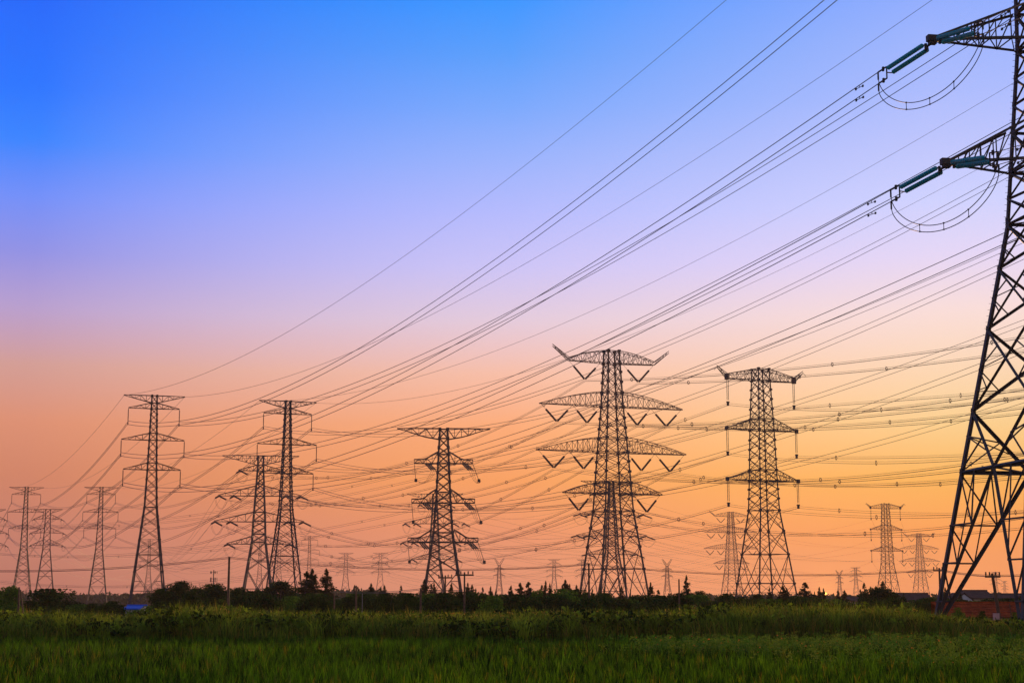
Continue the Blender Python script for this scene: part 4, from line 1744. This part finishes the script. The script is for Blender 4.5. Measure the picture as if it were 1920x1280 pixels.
# trees
def crown_broad(seed, w, h, h0, n_cl, per, dark, light, lsz=.16):
    r = np.random.default_rng(seed)
    th = r.uniform(0, 2 * np.pi, n_cl)
    zz = r.uniform(0, 1, n_cl)
    rad_ = np.sqrt(np.maximum(.05, 1 - (2 * zz - .75) ** 2 / 1.6)) * r.uniform(.45, .95, n_cl)
    cx = np.cos(th) * rad_ * w * .42
    cy = np.sin(th) * rad_ * w * .42
    cz = h0 + (h - h0) * (zz * .82 + .05)
    cr = r.uniform(.14, .24, n_cl) * w
    n = n_cl * per
    d = r.normal(size=(n, 3))
    d /= np.linalg.norm(d, axis=1, keepdims=True)
    rr = r.beta(3, 1.1, n)[:, None]
    c = np.repeat(np.stack([cx, cy, cz], 1), per, 0) + d * rr * np.repeat(cr, per)[:, None] * np.array([1, 1, .75])
    c[:, 2] = np.clip(c[:, 2], .08, h)
    t = np.clip(np.repeat(r.uniform(0, 1, n_cl), per) + r.normal(0, .2, n), 0, 1)[:, None]
    tint = (1 - t) * np.array(dark) + t * np.array(light)
    V, q, T = leaves(c, r.uniform(.6, 1.3, n) * lsz, tint)
    return V, q, T, np.stack([cx, cy, cz], 1)


def make_broad(name, seed, w, h, h0, dark, light, n_cl=26, per=150, lsz=.15, trunk_r=.18):
    root = empty(name)
    V, q, T, cl = crown_broad(seed, w, h, h0, n_cl, per, dark, light, lsz)
    mb = MB()
    mb.tube([(0, 0, -.2), (.05, .03, h0 * .6), (.02, -.04, h0 + (h - h0) * .35)], trunk_r, 7, [trunk_r * 1.2, trunk_r, trunk_r * .55])
    for c in cl[::3]:
        mb.tube([(.04, 0, h0 * .7), tuple(c * np.array([.5, .5, .7])), tuple(c)], .05, 5, [trunk_r * .5, trunk_r * .3, .02])
    mb.build("trunk" if "tree" in name else "stem", M["bark"], root)
    np_mesh("crown" if "tree" in name else "foliage", V, [q], T, M["leaf"], root)
    return root


def make_conifer(seed, w, h, dark, light, n=7200):
    root = empty("conifer_tree")
    r = np.random.default_rng(seed)
    mb = MB()
    mb.tube([(0, 0, -.2), (.02, 0, h * .5), (0, 0, h * .98)], .12, 6, [.16, .09, .02])
    mb.build("trunk", M["bark"], root)
    # branches in uneven whorls
    nb = 180
    bz = (r.uniform(0, 1, nb) ** 1.15)
    ba = r.uniform(0, 2 * np.pi, nb)
    env = (1 - bz) ** .78 * (.9 + .12 * np.sin(bz * 27 + seed)) + .012
    env = np.where(bz < .12, env * .8, env)
    bl = env * w * .5 * r.uniform(.6, 1.12, nb)
    per = n // nb
    t = r.beta(1.3, .9, (nb, per))
    x = np.cos(ba)[:, None] * bl[:, None] * t + r.normal(0, .02 * w, (nb, per)) * (1.05 - bz)[:, None]
    y = np.sin(ba)[:, None] * bl[:, None] * t + r.normal(0, .02 * w, (nb, per)) * (1.05 - bz)[:, None]
    z = (.06 + .93 * bz)[:, None] * h + .12 * bl[:, None] * t + r.normal(0, .013 * h, (nb, per))
    z = np.clip(z, .1, h * 1.0)
    c = np.stack([x, y, z], -1).reshape(-1, 3)
    tt = np.clip(np.repeat(r.uniform(0, 1, nb), per) + r.normal(0, .2, len(c)), 0, 1)[:, None]
    tint = (1 - tt) * np.array(dark) + tt * np.array(light)
    V, q, T = leaves(c, r.uniform(.5, 1.3, len(c)) * .045 * w * np.repeat(1.1 - .65 * bz, per), tint, asp=.5)
    np_mesh("crown", V, [q], T, M["leaf"], root)
    return root


DK, LT = (.008, .018, .004), (.034, .055, .009)
PROTO = {}


def conifer(px, ytop, wpx, Y, label, group=None, var=None):
    top = P(px, ytop, Y)
    w = (3.0 if wpx > 18 else 3.3) * wpx * Y / 3000.0
    v = var if var is not None else random.randint(0, 3)
    key = ("con", v)
    if key not in PROTO:
        PROTO[key] = make_conifer(40 + v, 2.4, 6.0, DK, LT)
        o = PROTO[key]
    else:
        o = copy_tree(PROTO[key])
        if "group" in o:
            del o["group"]
    o.location = (top.x, Y, 0)
    s = top.z / 6.0
    o.scale = (w / 2.4, w / 2.4, s)
    o.rotation_euler = (0, 0, random.uniform(0, 6.28))
    tag(o, label, "tree", group)
    return o


def broad(px, ytop, wpx, Y, label, group=None, bush=False, pale=False):
    top = P(px, ytop, Y)
    w = (1.12 if bush else 1.3) * wpx * Y / 3000.0
    v = random.randint(0, 2)
    key = ("bush" if bush else "tree", pale, v)
    if key not in PROTO:
        d, l = ((.028, .075, .007), (.11, .18, .014)) if pale else ((.009, .022, .004), (.042, .075, .009))
        PROTO[key] = make_broad("shrub" if bush else "broadleaf_tree", 70 + v + 10 * pale + 20 * bush, 5.0, 3.2 if bush else 6.0, .1 if bush else 1.0, d, l,
                                34 if bush else 44, 190, .12, .08 if bush else .2)
        o = PROTO[key]
    else:
        o = copy_tree(PROTO[key])
        if "group" in o:
            del o["group"]
    o.location = (top.x, Y, 0)
    hz = 3.2 if bush else 6.0
    o.scale = (w / 5.0, w / 5.0, top.z / hz)
    o.rotation_euler = (0, 0, random.uniform(0, 6.28))
    tag(o, label, "bush" if bush else "tree", group)
    return o


conifer(575, 1070, 31, 230, "taller of two joined big conifers beside the suspension pylon's foot", var=0)
conifer(586, 1066, 24, 233, "slimmer conifer growing against its taller twin beside the suspension pylon's foot", var=1)
conifer(612, 1065, 25, 230, "big lone conifer just past the joined conifer pair", var=2)
conifer(1287, 1078, 13, 240, "lone slender conifer between the V-string giant and the horned pylon", var=3)
conifer(1509, 1091, 25, 240, "broad dark conifer beside the horned pylon's outer foot", var=0)
conifer(1544, 1102, 9, 260, "small conifer standing against the setting sun", var=1)
conifer(1536, 1099, 9, 255, "small conifer just before the setting sun", var=2)
conifer(1468, 1098, 20, 230, "dark bushy conifer inside the horned pylon's legs", var=3)
conifer(1060, 1086, 15, 250, "tallest of the conifer cluster close to the V-string giant", var=1)
conifer(1655, 1088, 17, 230, "conifer rising out of the broad tree under the hazy horned pylon", var=2)
conifer(1846, 1105, 8, 300, "small conifer poking over the dark roof beside the white gable", var=1)
conifer(1620, 1092, 12, 250, "dark conifer beside the tiny dense-armed pylon", var=0)
GCO = "slim conifers along the horizon"
LCO = "slim dark conifer in the scattered row along the horizon"
for px, yt, w in ((665, 1096, 9), (671, 1099, 8), (696, 1093, 13), (714, 1099, 9), (721, 1096, 10), (752, 1097, 9), (796, 1085, 16), (809, 1094, 10),
                  (814, 1092, 10), (846, 1093, 12), (877, 1092, 12), (885, 1095, 13), (892, 1102, 7), (905, 1100, 8), (920, 1098, 9), (930, 1106, 8),
                  (958, 1097, 13), (975, 1092, 18), (991, 1090, 18), (1016, 1096, 10), (1023, 1088, 10), (1031, 1092, 8), (1054, 1096, 10),
                  (1068, 1094, 10), (1081, 1096, 13), (1111, 1103, 8), (1125, 1099, 9), (1132, 1102, 8), (1165, 1098, 10), (1220, 1091, 12),
                  (1234, 1105, 12), (1443, 1100, 9), (1475, 1101, 10), (1527, 1108, 8), (1571, 1106, 10), (1583, 1106, 14), (1613, 1104, 9),
                  (1632, 1099, 9), (1642, 1098, 14), (340, 1091, 7), (1694, 1110, 6), (1800, 1106, 8), (1772, 1100, 10)):
    conifer(px, yt, w, random.uniform(225, 290), LCO, GCO)

broad(12, 1093, 50, 150, "pale green tree cut by the picture edge beside the crossed poles", pale=True)
broad(98, 1104, 118, 165, "large round dark bush between the crossed poles and the blue-roofed hut", bush=True)
broad(336, 1087, 62, 190, "dark leafy tree right beside the blue-roofed hut's pylon", None)
broad(303, 1101, 50, 185, "lower dark tree at the foot of the hut's pylon", None)
broad(400, 1092, 72, 200, "wide dark tree behind the tall bare wooden pole", None)
broad(370, 1100, 50, 195, "middling dark tree between the hut's pylon and the tall bare pole", None)
broad(448, 1098, 56, 205, "rounded dark tree in front of the broad strain pylon's foot", None)
broad(482, 1103, 48, 200, "dark tree filling the gap below the broad strain pylon", None)
broad(525, 1087, 66, 210, "domed dark tree behind the legs of the pylon by the conifers", None)
broad(672, 1106, 34, 210, "dark tree behind the short brown post with a sunlit side", None)
broad(1007, 1101, 26, 170, "light leafy young tree above the hedge near the conifer cluster", None, pale=True)
broad(1650, 1100, 70, 200, "broad dark tree in front of the long low dark-roofed house", None)
broad(1310, 1106, 40, 190, "rounded dark tree by the lone slender conifer", None)
broad(1420, 1112, 30, 190, "low dark tree inside the horned pylon's feet", None)
broad(1100, 1108, 26, 190, "small dark tree at the V-string giant's outer foot", None)
broad(1740, 1118, 50, 185, "dark bushy tree against the giant pylon's splayed leg", None)

broad(1796, 1139, 26, 122, "small leafy bush in front of the red tiled shed by the giant pylon's foot", None, bush=True, pale=True)
broad(1842, 1146, 22, 121, "low leafy bush before the middle of the red tiled shed", None, bush=True)
broad(1902, 1148, 26, 121, "low leafy bush before the shed at the tilted pale stake", None, bush=True, pale=True)

GB = "shrubs of the dark hedge line"
LB = "dark leafy shrub in the hedge line between weeds and pylons"
for i in range(92):
    px = -20 + i * 21.5 + random.uniform(-10, 10)
    Y = random.uniform(138, 185)
    base = 1118
    if px < 330:
        base = 1129
    elif 640 < px < 900:
        base = 1115
    elif px > 1500:
        base = 1123
    if 1010 < px < 1100:
        base = 1110
    yt = base + random.uniform(-6, 9)
    if 215 < px < 275:
        continue
    if px > 1770:
        yt, Y = random.uniform(1121, 1127), random.uniform(175, 195)
    broad(px, yt, random.uniform(50, 95), Y, LB, GB, bush=True, pale=(i % 6 == 2))

# ------------------------------------------------------------------ haze
hz = MB()
hz.box((200, 1900, 59), 4600, 4200, 122)
hm = bpy.data.materials.new("haze_air")
hm.use_nodes = True
hm.node_tree.nodes.clear()
_o = hm.node_tree.nodes.new("ShaderNodeOutputMaterial")
_v = hm.node_tree.nodes.new("ShaderNodeVolumePrincipled")
_v.inputs["Color"].default_value = (0.98, 0.66, 0.50, 1)
_v.inputs["Density"].default_value = 0.00010
_v.inputs["Anisotropy"].default_value = 0.1
hm.node_tree.links.new(_v.outputs[0], _o.inputs["Volume"])
tag(hz.build("haze", hm), kind="stuff")
